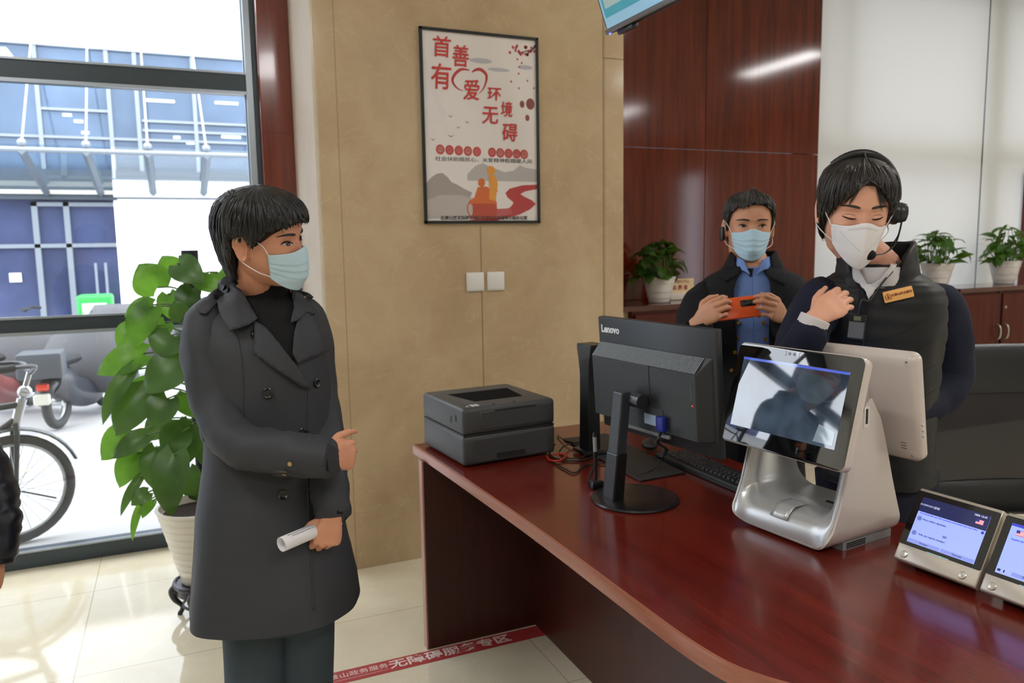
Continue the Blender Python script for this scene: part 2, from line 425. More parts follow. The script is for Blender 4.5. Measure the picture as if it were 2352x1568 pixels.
cp('front_rail', MB().cyl((-9, 11.98, 2.86), (9, 11.98, 2.86), .035), M_LGREY)
cp('rear_rail', MB().bb((-9, 13.9, 2.42), (9, 13.96, 2.48)), mat('cream_steel', (222, 216, 204), .5))
for x in (-6.5, -5.4, -4.2, -3.0, -1.70, -.96, -.21, .545, 1.4, 2.4):
    cp('beam', MB().tube([(x, 11.95, 2.84), (x, 14.0, 2.42)], [.055, .055], 4), mat('beam_grey', (98, 108, 120), .5), smooth=False)
    cp('cable', MB().cyl((x, 12.05, 2.98), (x-.03, 14.0, 4.75), .012, 8), mat('cable_white', (228, 230, 235), .4))
    cp('bracket', MB().ball((x, 12.02, 2.95), .06, 10, 6), M_LGREY)
# ================================================================ the desk
M_DESK = m_wood('desk_mahogany', (80, 20, 12), (98, 28, 18), (110, 34, 23), 'y', .2, .15, 1.2)
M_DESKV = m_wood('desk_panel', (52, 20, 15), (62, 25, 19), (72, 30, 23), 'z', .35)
M_EDGE = m_wood('desk_edge_band', (136, 80, 62), (150, 94, 74), (164, 108, 88), 'y', .25)
T = .76
desk = thing('service_desk', 'long dark red wooden service desk with rounded front corner', 'desk', (1.25, 1.8, 0))
fr_pts = [(.797, 2.785), (.82, 2.3), (.838, 1.8), (.842, 1.4), (.843, 1.24), (.846, 1.13), (.858, 1.04), (.880, .985), (.915, .93), (.965, .875), (1.04, .815), (1.14, .765), (1.28, .73), (1.5, .715)]
fp, _ = spline([Vector((x, y, 0)) for x, y in fr_pts], [0]*len(fr_pts), 5)
poly = [(p.x, p.y) for p in fp]+[(1.72, .715), (1.72, 2.785)]
obj('desk_top', MB().prism(poly, T-.034, T), M_DESK, desk, world=True, ang=25)
eb = MB(); n = len(fp)
nor = []
for i in range(n):
    t = (fp[min(i+1, n-1)]-fp[max(i-1, 0)]).normalized(); nor.append(Vector((t.y, -t.x, 0)))
eb.loft([[p+q*a+Vector((0, 0, z)) for a, z in ((.0, T-.036), (.004, T-.035), (.0045, T-.004), (.003, T-.0005), (-.004, T+.0006))] for p, q in zip(fp, [-v for v in nor] if nor[0].x > 0 else nor)], False, False)
obj('edge_band', eb, M_EDGE, desk, world=True, ang=35)
obj('end_edge_band', MB().bb((.80, 2.784, T-.035), (1.72, 2.788, T)), M_EDGE, desk, world=True)
lp_ = MB().bb((.792, 2.655, 0), (1.66, 2.69, T-.034))
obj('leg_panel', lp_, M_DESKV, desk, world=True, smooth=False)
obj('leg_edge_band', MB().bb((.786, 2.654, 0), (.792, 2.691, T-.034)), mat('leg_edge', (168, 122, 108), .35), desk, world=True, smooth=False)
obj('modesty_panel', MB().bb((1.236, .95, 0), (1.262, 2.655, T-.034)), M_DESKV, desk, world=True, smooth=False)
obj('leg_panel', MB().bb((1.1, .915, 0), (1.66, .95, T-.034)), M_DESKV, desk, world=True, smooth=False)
T += .0005
# ================================================================ printer
M_PRN = mat('printer_grey', (66, 68, 70), .45, bump=(180, .08))
M_PRN2 = mat('printer_dark', (38, 39, 41), .5)
pr = thing('laser_printer', 'dark grey laser printer on the far left corner of the desk', 'printer', M=TR((1.02, 2.585, T), R(4.5)) @ Matrix.Diagonal((1, 1, 1.09, 1)))
obj('body', MB().rbox((0, 0, .052), (.36, .365, .094), .012, 3), M_PRN, pr)
up = MB().rbox((0, 0, .144), (.36, .365, .086), .014, 3)
obj('upper_cover', up, M_PRN, pr)
obj('seam', MB().box((0, 0, .1), (.354, .359, .006)), M_PRN2, pr, smooth=False)
tr = MB().prism([(-.09, -.09), (.10, -.09), (.125, .08), (-.12, .08)], .1865, .1882)
obj('output_tray', tr, mat('tray_black', (10, 10, 11), .9, spec=.1), pr, smooth=False)
obj('tray_rim', MB().prism([(-.135, -.11), (.135, -.11), (.15, .11), (-.15, .11)], .1862, .1874), mat('printer_top', (74, 75, 76), .5), pr, smooth=False)
fl = obj('front_panel', MB().rbox((.02, -.1815, .143), (.27, .006, .055), .002, 1), M_PRN, pr)
obj('manual_slot', MB().box((.02, -.1822, .171), (.16, .006, .004)), M_PRN2, pr, smooth=False)
obj('paper_tray', MB().rbox((0, -.1812, .05), (.30, .006, .075), .002, 1), M_PRN, pr)
obj('tray_grip', MB().box((.0, -.183, .026), (.11, .006, .016)), M_PRN2, pr, smooth=False)
vt = MB()
for k in range(4): vt.box((-.1795, -.085, .13+k*.006), (.004, .012, .002))
obj('usb_port', MB().box((-.1795, -.125, .148), (.004, .007, .02)), mat('vent_black', (10, 10, 10), .6), pr, smooth=False)
obj('side_vent', vt, mat('vent_black', (10, 10, 10), .6), pr, smooth=False)
ic = MB()
for k, (x, y) in enumerate(((-.128, -.155), (-.112, -.155), (-.128, -.139), (-.112, -.139))): ic.box((x, y, .1875), (.011, .011, .0012))
ic.box((-.148, -.15, .1875), (.008, .006, .0012))
obj('key_icon', ic, mat('icon_white', (215, 215, 212), .5), pr, smooth=False)
for x in (-.055, .025): obj('button', MB().lathe([(.004, 0), (.004, .002), (.003, .003)], 12, c=(x, -.165, .1868)), M_PRN2, pr)
# ================================================================ monitor seen from behind
M_BLK = mat('matte_black_plastic', (34, 37, 41), .42, bump=(260, .05))
M_BLK2 = mat('satin_black_plastic', (20, 21, 23), .3)
hy = R(6.5); HD = Vector((math.sin(hy), -math.cos(hy), 0)); ND = Vector((-math.cos(hy), -math.sin(hy), 0)); ZU = Vector((0, 0, 1))
# local frame: x to the viewer's right, y up, z towards the viewer
def rect_frame(c, tilt, yaw=6.5):
    y = R(yaw); h = Vector((math.sin(y), -math.cos(y), 0)); nn = Vector((-math.cos(y), -math.sin(y), 0)); t = R(tilt)
    return frame(c, h, ZU*math.cos(t)-nn*math.sin(t), nn*math.cos(t)+ZU*math.sin(t))
mon = thing('computer_monitor', 'black computer monitor seen from behind on a round foot', 'monitor', M=rect_frame(Vector((1.235, 1.833, 1.109)), -3.9))
PW, PH = .50, .346
obj('panel', MB().rbox((0, 0, -.012), (PW, PH, .024), .004, 2), M_BLK, mon)
sc_ = MB().box((0, .004, -.0245), (PW-.03, PH-.035, .002))
obj('screen', sc_, mat('screen_dark', (16, 18, 22), .15), mon, smooth=False)
# rear housing: a trapezoid block whose slanted upper face carries the vent ribs
yt, yb = PH/2-.075, -PH/2+.045
hx0, hx1 = -.246, .207
hs = MB().loft([[Vector(p) for p in ((hx0, yb, 0), (hx1+.03, yb, 0), (hx1+.03, yt, 0), (hx0+.02, yt, 0))],
                [Vector(p) for p in ((hx0, yb, .034), (hx1, yb, .034), (hx1, yt-.045, .034), (hx0, yt-.045, .034))]])
obj('rear_housing', hs, M_BLK, mon, smooth=False, bevel=.003)
rb = MB()
for k in range(76):
    x = hx0+.012+k*(hx1-hx0-.004)/76
    rb.add([(x-.0012+.0002*k*0, yt-.004, .0035), (x+.0012, yt-.004, .0035), (x+.0012-.006, yt-.042, .0345), (x-.0012-.006, yt-.042, .0345),
            (x-.0012, yt-.002, .0055), (x+.0012, yt-.002, .0055), (x+.0012-.006, yt-.04, .0367), (x-.0012-.006, yt-.04, .0367)],
           [(0, 1, 2, 3), (4, 7, 6, 5), (0, 4, 5, 1), (1, 5, 6, 2), (2, 6, 7, 3), (3, 7, 4, 0)])
obj('vent_grille', rb, mat('vent_rib', (120, 126, 132), .4), mon, smooth=False)
obj('port_bay', MB().box((-.005, -.098, .0345), (.16, .075, .002)), mat('port_bay', (46, 50, 56), .5), mon, smooth=False)
obj('rating_label', MB().box((.02, -.098, .0358), (.05, .03, .001)), mat('label_blue', (150, 172, 200), .5), mon, smooth=False)
obj('rear_strip', MB().rbox((.0, -.137, .03), (.19, .012, .012), .002, 1), mat('strip_grey', (112, 116, 120), .4), mon)
obj('vesa_plate', MB().rbox((-.035, .0, .0345), (.115, .12, .003), .002, 1), M_BLK, mon)
for x, y in ((-.07, -.052), (0, -.052)): obj('screw', MB().lathe([(.004, 0), (.004, .002), (.002, .003)], 10, c=(x, y, .036)), mat('screw_steel', (160, 160, 165), .3, .8), mon)
obj('cable_lock', MB().lathe([(.0045, 0), (.0045, .0015)], 12, c=(-.03, -.064, .0362)), mat('lock_steel', (190, 192, 196), .3, .6), mon)
obj('video_plug', MB().rbox((.075, -.1, .043), (.03, .042, .018), .004, 2), mat('plug_blue', (24, 38, 130), .45), mon)
ms_ = obj('side_mark', MB().box((.19, .005, .0343), (.003, .05, .0008)), mat('mark_grey', (72, 76, 80), .5), mon, smooth=False)
obj('status_light', MB().ball((.192, -.03, .0345), .0018, 8, 6), mat('led_red', (255, 50, 40), .4, emit=3), mon)
obj('lettering', text_mb('Lenovo', .031, TR((-.19, .136, .0008)), bold=.0011, squeeze=.95), mat('letter_white', (214, 218, 220), .45), mon, smooth=False)
# stand in world coordinates, as a part of the monitor
FOOT = Vector((1.195, 1.867, T))
obj('foot', MB().lathe([(.126, 0), (.128, .003), (.126, .008), (.118, .0105), (.05, .0115)], 64, c=FOOT), M_BLK2, mon, world=True)
cb, ct = Vector((1.128, 1.878, T+.008)), Vector((1.150, 1.865, 1.085))
ax = (ct-cb)
def col(a, b, w0, d0, w1, d1, mb):
    r = []
    for p, w_, d_ in ((a, w0, d0), (b, w1, d1)):
        q = [(-w_, -d_), (w_, -d_), (w_, d_), (-w_, d_)]
        r.append([p+HD*u-ND*v for u, v in q])
    return mb.loft(r)
lo = col(cb, cb+ax*.44, .027, .02, .026, .019, MB())
obj('column_sleeve', lo, M_BLK2, mon, world=True, smooth=False, bevel=.004)
obj('column', col(cb+ax*.43, ct, .0235, .017, .022, .016, MB()), mat('column_black', (44, 48, 52), .32), mon, world=True, smooth=False, bevel=.004)
hub = ct-ZU*.022+HD*.03-ND*.02
obj('hinge', MB().cyl(hub-HD*.03, hub+HD*.035, .02, 20).cyl(hub+HD*.0, hub-ND*.04+HD*.0, .017, 16), mat('hinge_dark', (60, 62, 66), .25, .5), mon, world=True)
# ================================================================ document camera (scanner) on a flat mat
dc = thing('document_camera', 'black overhead document camera with tall flared column beside the wall end of the desk', 'scanner', (1.40, 2.33, T))
obj('mat_board', MB().prism([(1.30, 2.0), (1.478, 2.01), (1.52, 2.58), (1.33, 2.585)], T, T+.006), mat('mat_black', (30, 32, 35), .55), dc, world=True, smooth=False, bevel=.002)
cs = []
for z, w0, d0, sh in ((T+.006, .03, .026, 0), (T+.2, .028, .024, 0), (T+.29, .028, .024, 0), (T+.335, .033, .028, .004), (T+.385, .043, .034, .012), (T+.398, .043, .034, .014)):
    c = Vector((1.325, 2.365, z))
    cs.append([c+HD*(u+sh)-ND*v for u, v in ((-w0, -d0), (w0, -d0), (w0, d0), (-w0, d0))])
obj('column', MB().loft(cs), M_BLK2, dc, world=True, ang=30, bevel=.003)
arm0 = Vector((1.33, 2.352, T+.378))
obj('arm', MB().tube([arm0, arm0+Vector((.05, -.05, .006)), arm0+Vector((.13, -.12, .004)), arm0+Vector((.16, -.15, 0))], [.02, .019, .017, .014], 12, 4), M_BLK2, dc, world=True)
obj('lens_head', MB().lathe([(.018, -.03), (.022, -.02), (.022, .006), (.016, .012)], 20, c=arm0+Vector((.165, -.155, -.004))), M_BLK2, dc, world=True)
obj('column_foot', MB().rbox((1.325, 2.362, T+.012), (.09, .1, .014), .004, 2), M_BLK2, dc, world=True)
# ================================================================ keyboard, mouse, pen, cables
kb = thing('keyboard', 'black keyboard lying between the monitor and the white terminal', 'keyboard', M=frame(Vector((1.562, 1.985, T)), Vector((0, 1, 0)), Vector((-1, 0, 0)), ZU))
M_KB = mat('keyboard_black', (30, 31, 33), .45)
obj('case', MB().loft([[Vector(p) for p in ((-.225, -.068, 0), (.225, -.068, 0), (.225, .068, 0), (-.225, .068, 0))], [Vector(p) for p in ((-.224, -.067, .012), (.224, -.067, .012), (.224, .067, .02), (-.224, .067, .02))]]), M_KB, kb, smooth=False, bevel=.003)
km = MB().loft([[Vector((sx*.0083, sy*.0083, 0)) for sx, sy in ((-1, -1), (1, -1), (1, 1), (-1, 1))], [Vector((sx*.0062, sy*.0065, .007)) for sx, sy in ((-1, -1), (1, -1), (1, 1), (-1, 1))]])
key0 = obj('key', km, mat('key_black', (40, 41, 43), .4), kb, smooth=False, bevel=.0012)
kk = 0
for r in range(5):
    for c in range(20):
        if r == 0 and 4 < c < 10: continue
        x = -.2+c*.0208+(.004*(r % 3) if c < 14 else 0); y = -.047+r*.0205
        k = key0 if kk == 0 else key0.copy()
        if kk: COL.objects.link(k); k.parent = kb
        k.location = (x, y, .0125+(y+.067)*.06); kk += 1
mo = thing('computer_mouse', 'small black mouse with a red light behind the monitor column', 'mouse', M=TR((1.535, 2.30, T+.006), R(60)))
obj('body', MB().ball((0, 0, .0185), (.05, .03, .018), 20, 12), M_KB, mo)
obj('wheel', MB().cyl((.028, -.004, .03), (.028, .004, .03), .007, 14), mat('wheel_red', (190, 60, 45), .5, emit=.4), mo)
pn = thing('signature_pen', 'black corded pen standing upright in a small square holder', 'pen', (1.145, 2.012, T))
obj('holder', MB().rbox((1.147, 2.01, T+.012), (.04, .03, .024), .004, 2), M_BLK2, pn, world=True)
obj('barrel', MB().tube([(1.148, 2.012, T+.02), (1.146, 2.013, T+.10), (1.144, 2.014, T+.165), (1.144, 2.014, T+.175)], [.005, .006, .006, .004], 12), M_BLK2, pn, world=True)
obj('pen_print', MB().tube([(1.1459, 2.0125, T+.115), (1.1445, 2.0135, T+.16)], [.0064, .0064], 12), mat('pen_silver', (150, 152, 156), .4), pn, world=True)
def cable(name, label, pts, r, m):
    mb = MB().tube(pts, r, 8, 8)
    o = obj(name, mb, m, ang=180); return tag(o, label, 'cable', 'cables lying on the desk')
def dp(px, py, h=.004): return pZ(px, py, T+h)
M_CORD = mat('cord_black', (22, 23, 25), .5)
cable('power_cable', 'black cord looping from the printer back to the pen holder', [dp(1275, 1020, .03), dp(1262, 1035), dp(1275, 1052), dp(1330, 1058), dp(1372, 1048), dp(1358, 1082), dp(1352, 1105), dp(1362, 1118)], .003, M_CORD)
cable('power_cable', 'black cord curving in front of the scanner mat', [dp(1262, 1056), dp(1300, 1078), dp(1322, 1085), dp(1345, 1068), dp(1400, 1066), dp(1445, 1088), dp(1480, 1078)], .0028, M_CORD)
cable('power_cable', 'thin black cord running in coils beside the printer', [dp(1280, 1000), dp(1300, 1012, .012), dp(1335, 1022, .02), dp(1345, 1045, .01), dp(1310, 1052), dp(1285, 1040), dp(1300, 1022, .015), dp(1340, 1012)], .0025, M_CORD)
cable('data_cable', 'short red network cable beside the printer', [dp(1256, 1047), dp(1262, 1056, .006), dp(1283, 1058, .006), dp(1302, 1046, .012), dp(1290, 1042, .012), dp(1270, 1044)], .0032, mat('cord_red', (196, 40, 30), .5))
vp_ = ROOTM[mon.name] @ Vector((.075, -.12, .043))
vc = MB().tube([vp_, vp_-ZU*.03+ND*.012, dp(1530, 1034, .055), dp(1500, 1075, .012), dp(1460, 1090), dp(1435, 1080)], .0042, 8, 8)
vco = obj('video_cable', vc, M_CORD, ang=180); tag(vco, 'thick black video cable hanging from the blue plug of the monitor', 'cable')
fe = MB().tube([dp(1531, 1030, .062), dp(1517, 1052, .035)], [.009, .009], 14)
obj('ferrite_core', fe, M_BLK2, vco)
# ================================================================ white sales terminal with two screens
M_WHITE = mat('terminal_white', (202, 192, 186), .28, coat=.3)
M_SILV = mat('terminal_silver', (196, 198, 200), .28, .45)
BX = Vector((1.346, 1.452, T))
pos = thing('service_terminal', 'white and silver two screen service terminal on the desk', 'terminal', M=frame(BX, HD, -ND, ZU))
# base frame: x to the viewer's right, y away from the viewer, z up
def u_path(hw, zb, r, zt, n=8):
    p = [(-hw, zt)]
    for k in range(n+1):
        a = PI+k*PI/2/n; p.append((-hw+r+r*math.cos(a), zb+r+r*math.sin(a)))
    for k in range(n+1):
        a = 1.5*PI+k*PI/2/n; p.append((hw-r+r*math.cos(a), zb+r+r*math.sin(a)))
    p.append((hw, zt)); return p
def uz(z):                                       # front and rear of the side profile at height z
    f = lerp_table([(0, .012), (.03, -.002), (.08, .028), (.2, .060), (.33, .092), (.37, .13)], z)[0]
    b = lerp_table([(0, .262), (.03, .272), (.15, .232), (.25, .200), (.32, .172), (.355, .150), (.37, .136)], z)[0]
    return f, b
def dens(p, k=6):
    q = []
    for a, b in zip(p[:-1], p[1:]):
        m = k if (Vector(b)-Vector(a)).length > .1 else 1
        for i in range(m): q.append((a[0]+(b[0]-a[0])*i/m, a[1]+(b[1]-a[1])*i/m))
    return q+[p[-1]]
outer = dens(u_path(.155, .006, .055, .368)); mid = dens(u_path(.150, .011, .052, .362)); inner = dens(u_path(.122, .078, .045, .352))
def uband(A, B, fo, ro, mb):                     # closed band between two U outlines
    rings = []
    for (xa, za), (xb, zb_) in zip(A, B):
        fa, ba = uz(za); fb_, bb_ = uz(zb_)
        rings.append([Vector((xa, fa+fo, za)), Vector((xa, ba-ro, za)), Vector((xb, bb_-ro, zb_)), Vector((xb, fb_+fo, zb_))])
    return mb.loft(rings)
obj('side_shell', uband(outer, mid, 0, 0, MB()), M_WHITE, pos, ang=50)
rings = []
for (xa, za), (xb, zb_) in zip(mid, inner):
    fa, ba = uz(za); fb_, bb_ = uz(zb_); mx, mz = (xa+xb)/2, (za+zb_)/2; fm, bm_ = uz(mz)
    fi = min(fb_, fa+.05)
    rings.append([Vector((xa, fa+.001, za)), Vector((mx*.5+xa*.5, (fa*.7+fm*.3)-.001, mz*.5+za*.5)), Vector((mx, fm-.0+.002, mz)), Vector((xb*.75+mx*.25, fm*.5+fi*.5+.014, zb_*.75+mz*.25)), Vector((xb, fi+.038, zb_)), Vector((xb, bb_-.02, zb_)), Vector((xa, ba-.004, za))])
obj('silver_body', MB().loft(rings), M_SILV, pos, ang=75)
tp = MB().rbox((0, .125, .335), (.30, .05, .05), .015, 3)
obj('neck', tp, M_WHITE, pos)
obj('base_strip', MB().bb((-.13, .07, 0), (.140, .255, .02)), mat('base_grey', (134, 136, 138), .4, .3), pos, smooth=False)
ho = MB()
for i in range(16):
    for j in range(3): ho.box((.1405, .085+i*.0045, .0045+j*.0052), (.001, .003, .0035))
obj('speaker_holes', ho, mat('hole_black', (30, 30, 30), .7), pos, smooth=False)
obj('latch', MB().grid(lambda u, v: Vector((-.028+.052*u, .008+.075*v, .0815+.0*v if v > .5 else .0815-.03*((.5-v)*2)**2)), 4, 10), M_SILV, pos, solid=.0015)
obj('slot', MB().box((.075, .15, .079), (.09, .008, .003)), mat('slot_black', (14, 14, 14), .5), pos, smooth=False)
obj('port_frame', MB().box((.1555, .118, .325), (.0015, .018, .05)), mat('port_white', (226, 222, 216), .4), pos, smooth=False)
obj('port_slot', MB().box((.1566, .118, .327), (.0015, .007, .036)), mat('slot_black', (14, 14, 14), .5), pos, smooth=False)
def rr(w_, h_, r, n=8):
    p = []
    for cx_, cy_, a0 in ((w_/2-r, h_/2-r, 0), (-w_/2+r, h_/2-r, PI/2), (-w_/2+r, -h_/2+r, PI), (w_/2-r, -h_/2+r, 1.5*PI)):
        for k in range(n+1):
            a = a0+k*PI/2/n; p.append((cx_+r*math.cos(a), cy_+r*math.sin(a)))
    return p
def slab(w_, h_, r, prof, mb):                   # rounded slab: rows (inset, z)
    return mb.loft([[Vector((x, y, z)) for x, y in rr(w_-2*i, h_-2*i, max(r-i, .002))] for i, z in prof])
FD = rect_frame(Vector((1.318, 1.395, 1.123)), 14.9)
inv = (pos.matrix_world.inverted() if False else ROOTM[pos.name].inverted())
def FDm(mb, M):                                  # local display coordinates to world
    mb.v = [M @ p for p in mb.v]; return mb
dw, dh = .366, .257
dsp = obj('customer_display', FDm(slab(dw, dh, .018, [(.006, -.03), (.0, -.022), (0, -.003), (.002, 0)], MB()), FD), M_WHITE, pos, world=True)
obj('display_glass', FDm(slab(dw-.004, dh-.004, .017, [(0, -.001), (0, .0008), (.0005, .001)], MB()), FD), mat('display_black_glass', (8, 8, 10), .03, spec=1.0, coat=1.0), dsp, world=True)
tscr = NT('display_picture')
o_ = tscr.pos((1, 1, 1)); nz = tscr.noise(o_, 9, 2); cpic = tscr.ramp(nz, [(.35, lin((26, 32, 42))), (.65, lin((70, 84, 100)))])
tscr.set(Base_Color=lin((6, 7, 9)), Roughness=.03, Specular_IOR_Level=1.0, Emission_Color=cpic, Emission_Strength=.9, Coat_Weight=1.0)
sw_, sh_ = .308, .176
obj('picture', FDm(MB().box((-.005, .004, .0012), (sw_, sh_, .0006)), FD), tscr.m, dsp, world=True, smooth=False)
obj('picture_bar', FDm(MB().box((-.005, .088, .00165), (sw_, .006, .0004)), FD), mat('bar_blue', (70, 90, 190), .05, spec=1, emit=.7, coat=1), dsp, world=True, smooth=False)
obj('picture_sheet', FDm(MB().prism([(.09, -.076), (.142, -.076), (.142, -.045), (.098, -.035)], .0015, .0019), FD), mat('sheet_grey', (120, 135, 145), .05, spec=1, emit=.5, coat=1), dsp, world=True, smooth=False)
obj('camera_lens', FDm(MB().lathe([(.004, 0), (.004, .0014)], 14, c=(-.022, .114, 0)).lathe([(.004, 0), (.004, .0014)], 14, c=(-.008, .114, 0)), FD), mat('lens_grey', (70, 78, 86), .1), dsp, world=True)
obj('camera_bracket', FDm(MB().tube([(-.036, .119, .001), (-.032, .119, .001), (-.032, .109, .001), (-.036, .109, .001)], .0008, 6).tube([(.01, .119, .001), (.006, .119, .001), (.006, .109, .001), (.01, .109, .001)], .0008, 6), FD), mat('lens_ring', (170, 175, 180), .4), dsp, world=True)
RD = rect_frame(Vector((1.572, 1.438, 1.103)), -10.5, 9.5)
rd = obj('staff_display', FDm(slab(.362, .272, .02, [(.0, -.012), (0, .004), (.004, .012), (.014, .018), (.03, .02)], MB()), RD), M_WHITE, pos, world=True, ang=60)
obj('staff_screen', FDm(MB().box((0, 0, -.0125), (.33, .22, .001)), RD), mat('screen_lit', (120, 150, 190), .1, emit=.6), rd, world=True, smooth=False)
vs_ = MB()
for k in range(4): vs_.box((-.02+k*.018, .105, .0202), (.013, .0016, .001))
vq_ = MB()
for k in range(3): vq_.box((.142, -.087-k*.007, .0202), (.014, .0016, .001))
obj('speaker_slot', FDm(vq_, RD), mat('slot_grey', (90, 84, 80), .6), rd, world=True, smooth=False)
obj('vent_slot', FDm(vs_, RD), mat('slot_grey', (90, 84, 80), .6), rd, world=True, smooth=False)
for x, y in ((-.16, .118), (.16, .118), (.16, -.118)): obj('screw', FDm(MB().lathe([(.003, 0), (.003, .001)], 12, c=(x, y, .0185)), RD), mat('screw_steel', (160, 160, 165), .3, .8), rd, world=True)
jr = FDm(MB().box((0, .02, .03), (.12, .1, .05)), RD)
obj('display_arm', jr, M_WHITE, pos, world=True, smooth=False, bevel=.006)
for k in range(3): obj('side_button', FDm(MB().ball((.181, -.04-k*.014, .002), .004, 8, 6), RD), M_WHITE, rd, world=True)
# ================================================================ two tablet translators
M_CHAMP = mat('champagne_metal', (196, 188, 178), .3, .55)
def tablet(i, c, label, first):
    Mt = rect_frame(c, 30.4, 5.1)
    t = thing('translation_tablet', label, 'tablet', M=Mt, group='translation tablets on the desk')
    W, H = .187, .176
    obj('stand_body', MB().loft([[Vector(p) for p in ((-W/2, y, z0), (W/2, y, z0), (W/2, y, z1), (-W/2, y, z1))] for y, z0, z1 in ((-H/2, -.014, -.004), (-H/2+.004, -.02, .0), (-H/2+.05, -.03, .0), (H/2-.02, -.03, -.001), (H/2, -.02, -.004))]), M_CHAMP, t, ang=50, bevel=.003)
    obj('rear_prop', MB().loft([[Vector((x, y, z)) for x in (-W/2+.02, W/2-.02) for y, z in ((H/2-.05, -.028), (-.005, -.028))][:4]], True), M_CHAMP, t) if False else None
    obj('glass', slab(W-.002, H*.74, .004, [(0, 0), (0, .0012)], MB()).v and FDm(slab(W-.002, H*.74, .004, [(0, 0), (0, .0012)], MB()), Matrix.Translation((0, .0155, 0))), mat('tablet_glass', (10, 11, 14), .04, spec=.8), t)
    sx0, sx1, sy0, sy1 = -.076, .076, -.041, .068
    s = obj('screen', MB().bb((sx0, sy0, .0013), (sx1, sy1, .0017)), mat('tablet_screen', (150, 168, 248), .12, emit=.75), t, smooth=False)
    L = lambda n, mb, col_, e=.6: obj(n, mb, mat('tab_'+n+str(col_), col_, .15, emit=e), s, smooth=False)
    if first:
        L('header', MB().bb((sx0, .034, .0018), (sx1, sy1, .002)), (34, 40, 82), .7)
        L('status_text', text_mb('100% 15:43', .006, TR((.056, .062, .0022))), (215, 220, 245))
        L('title_text', text_mb('译呗', .007, TR((-.038, .05, .0022))).add([p for p in text_mb('DOSMONO', .006, TR((-.062, .05, .0022))).v], []), (190, 195, 225))
        L('title_word', text_mb('DOSMONO', .006, TR((-.061, .0505, .0022))), (190, 195, 225))
        fx, fy = .058, .049
        L('hint_text', text_mb('Press and hold either one of the round buttons at the bottom of the screen. Please', .0042, TR((-.005, .0305, .0022)), squeeze=.92), (70, 70, 190))
        L('chat_text', text_mb('Ahoj a dobré odpoledne', .0055, TR((-.032, .018, .0022))), (50, 56, 100))
        L('chat_text_lower', text_mb('Hola, que negocio manejas?', .0055, TR((-.026, -.017, .0022))), (50, 56, 100))
        for yy in (.018, -.017): L('avatar', MB().lathe([(.0055, 0), (.0055, .0004)], 16, c=(-.067, yy, .0018)), (110, 122, 190))
        L('time_chip', MB().box((.0, -.006, .0019), (.009, .005, .0004)), (110, 122, 190))
        for xx in (-.038, .038): L('input_bar', MB().box((xx, -.036, .0019), (.073, .008, .0004)), (134, 148, 222))
        L('input_text', text_mb('Text input', .0045, TR((-.038, -.036, .0023))).add([], []), (40, 44, 90))
        L('voice_text', text_mb('Voice input', .0045, TR((.038, -.036, .0023))), (40, 44, 90))
        L('gear_ring', MB().lathe([(.0032, 0), (.0032, .0004), (.0018, .0004), (.0018, 0)], 12, c=(.071, .0285, .0019)), (60, 60, 170))
    else:
        L('header', MB().bb((sx0, .062, .0018), (sx1, sy1, .002)), (60, 66, 190), .7)
        fx, fy = -.055, .05
        L('flag_text', text_mb('Español (Estados Unidos)', .0055, TR((-.04, .035, .0022))), (60, 70, 200))
        L('input_bar', MB().box((.01, -.034, .0019), (.11, .008, .0004)), (134, 148, 222))
        L('camera_icon', MB().box((-.07, -.034, .0019), (.006, .005, .0004)), (40, 44, 90))
        L('voice_icon', MB().box((-.06, -.034, .0019), (.0025, .006, .0004)), (40, 44, 90))
        L('bar_text', text_mb('中文输入', .005, TR((-.015, -.034, .0023))), (40, 44, 90))
    fb = MB()
    for k in range(4): fb.box((fx, fy+.0045-k*.003, .0022), (.016, .0016, .0004))
    L('flag_stripe', fb, (205, 70, 90)); fb = MB()
    for k in range(3): fb.box((fx, fy+.003-k*.003, .0022), (.016, .0014, .0004))
    L('flag_white', fb, (235, 235, 245)); L('flag_canton', MB().box((fx-.0045, fy+.0028, .0024), (.007, .0062, .0004)), (40, 50, 140))
    km_ = NT('knob_steel') if 'knob' not in MATS else None
    if km_:
        a = km_.n('ShaderNodeTexCoord'); km_.set(Base_Color=lin((205, 200, 194)), Metallic=.9, Roughness=.22); MATS['knob'] = km_.m
    for xx in (-.072, .062): obj('knob', MB().lathe([(.0085, -.001), (.0085, .001), (.0072, .0022), (.003, .0018), (.0005, .0016)], 28, c=(xx, -.071, 0)), MATS['knob'], t)
    obj('light_bar', MB().box((.0, -.0495, .0015), (.05, .0016, .0006)), mat('light_bar', (160, 200, 215), .3, emit=.3), t, smooth=False)
    obj('charge_light', MB().ball((.006, -.0505, .0018), .0009, 8, 6), mat('led_green', (60, 240, 110), .4, emit=2), t)
    # prop behind, down to the desk
    m_ = MB(); inv_ = Mt.inverted()
    a_, b_, c_ = Mt @ Vector((0, H/2-.04, -.025)), Mt @ Vector((0, -H/2+.03, -.028)), None
    h_ = Vector(Mt.col[0][:3])
    lowz = T+.0005
    p0 = [Mt @ Vector((x, H/2-.03, -.026)) for x in (-.07, .07)]; p1 = [Mt @ Vector((x, -H/2+.05, -.027)) for x in (-.07, .07)]
    g0 = [Vector((p.x+.02, p.y, lowz)) for p in p0]; g1 = [Vector((p.x+.0, p.y, lowz)) for p in p1]
    obj('foot', MB().loft([[p1[0], p0[0], g0[0], g1[0]], [p1[1], p0[1], g0[1], g1[1]]]), mat('tablet_foot', (60, 60, 62), .5), t, world=True, smooth=False)
tc0 = Vector((1.519, 1.121, .855))
h5 = Vector((math.sin(R(5.1)), -math.cos(R(5.1)), 0))
tablet(0, tc0, 'left tablet translator with dark blue header and chat lines beside the terminal', True)
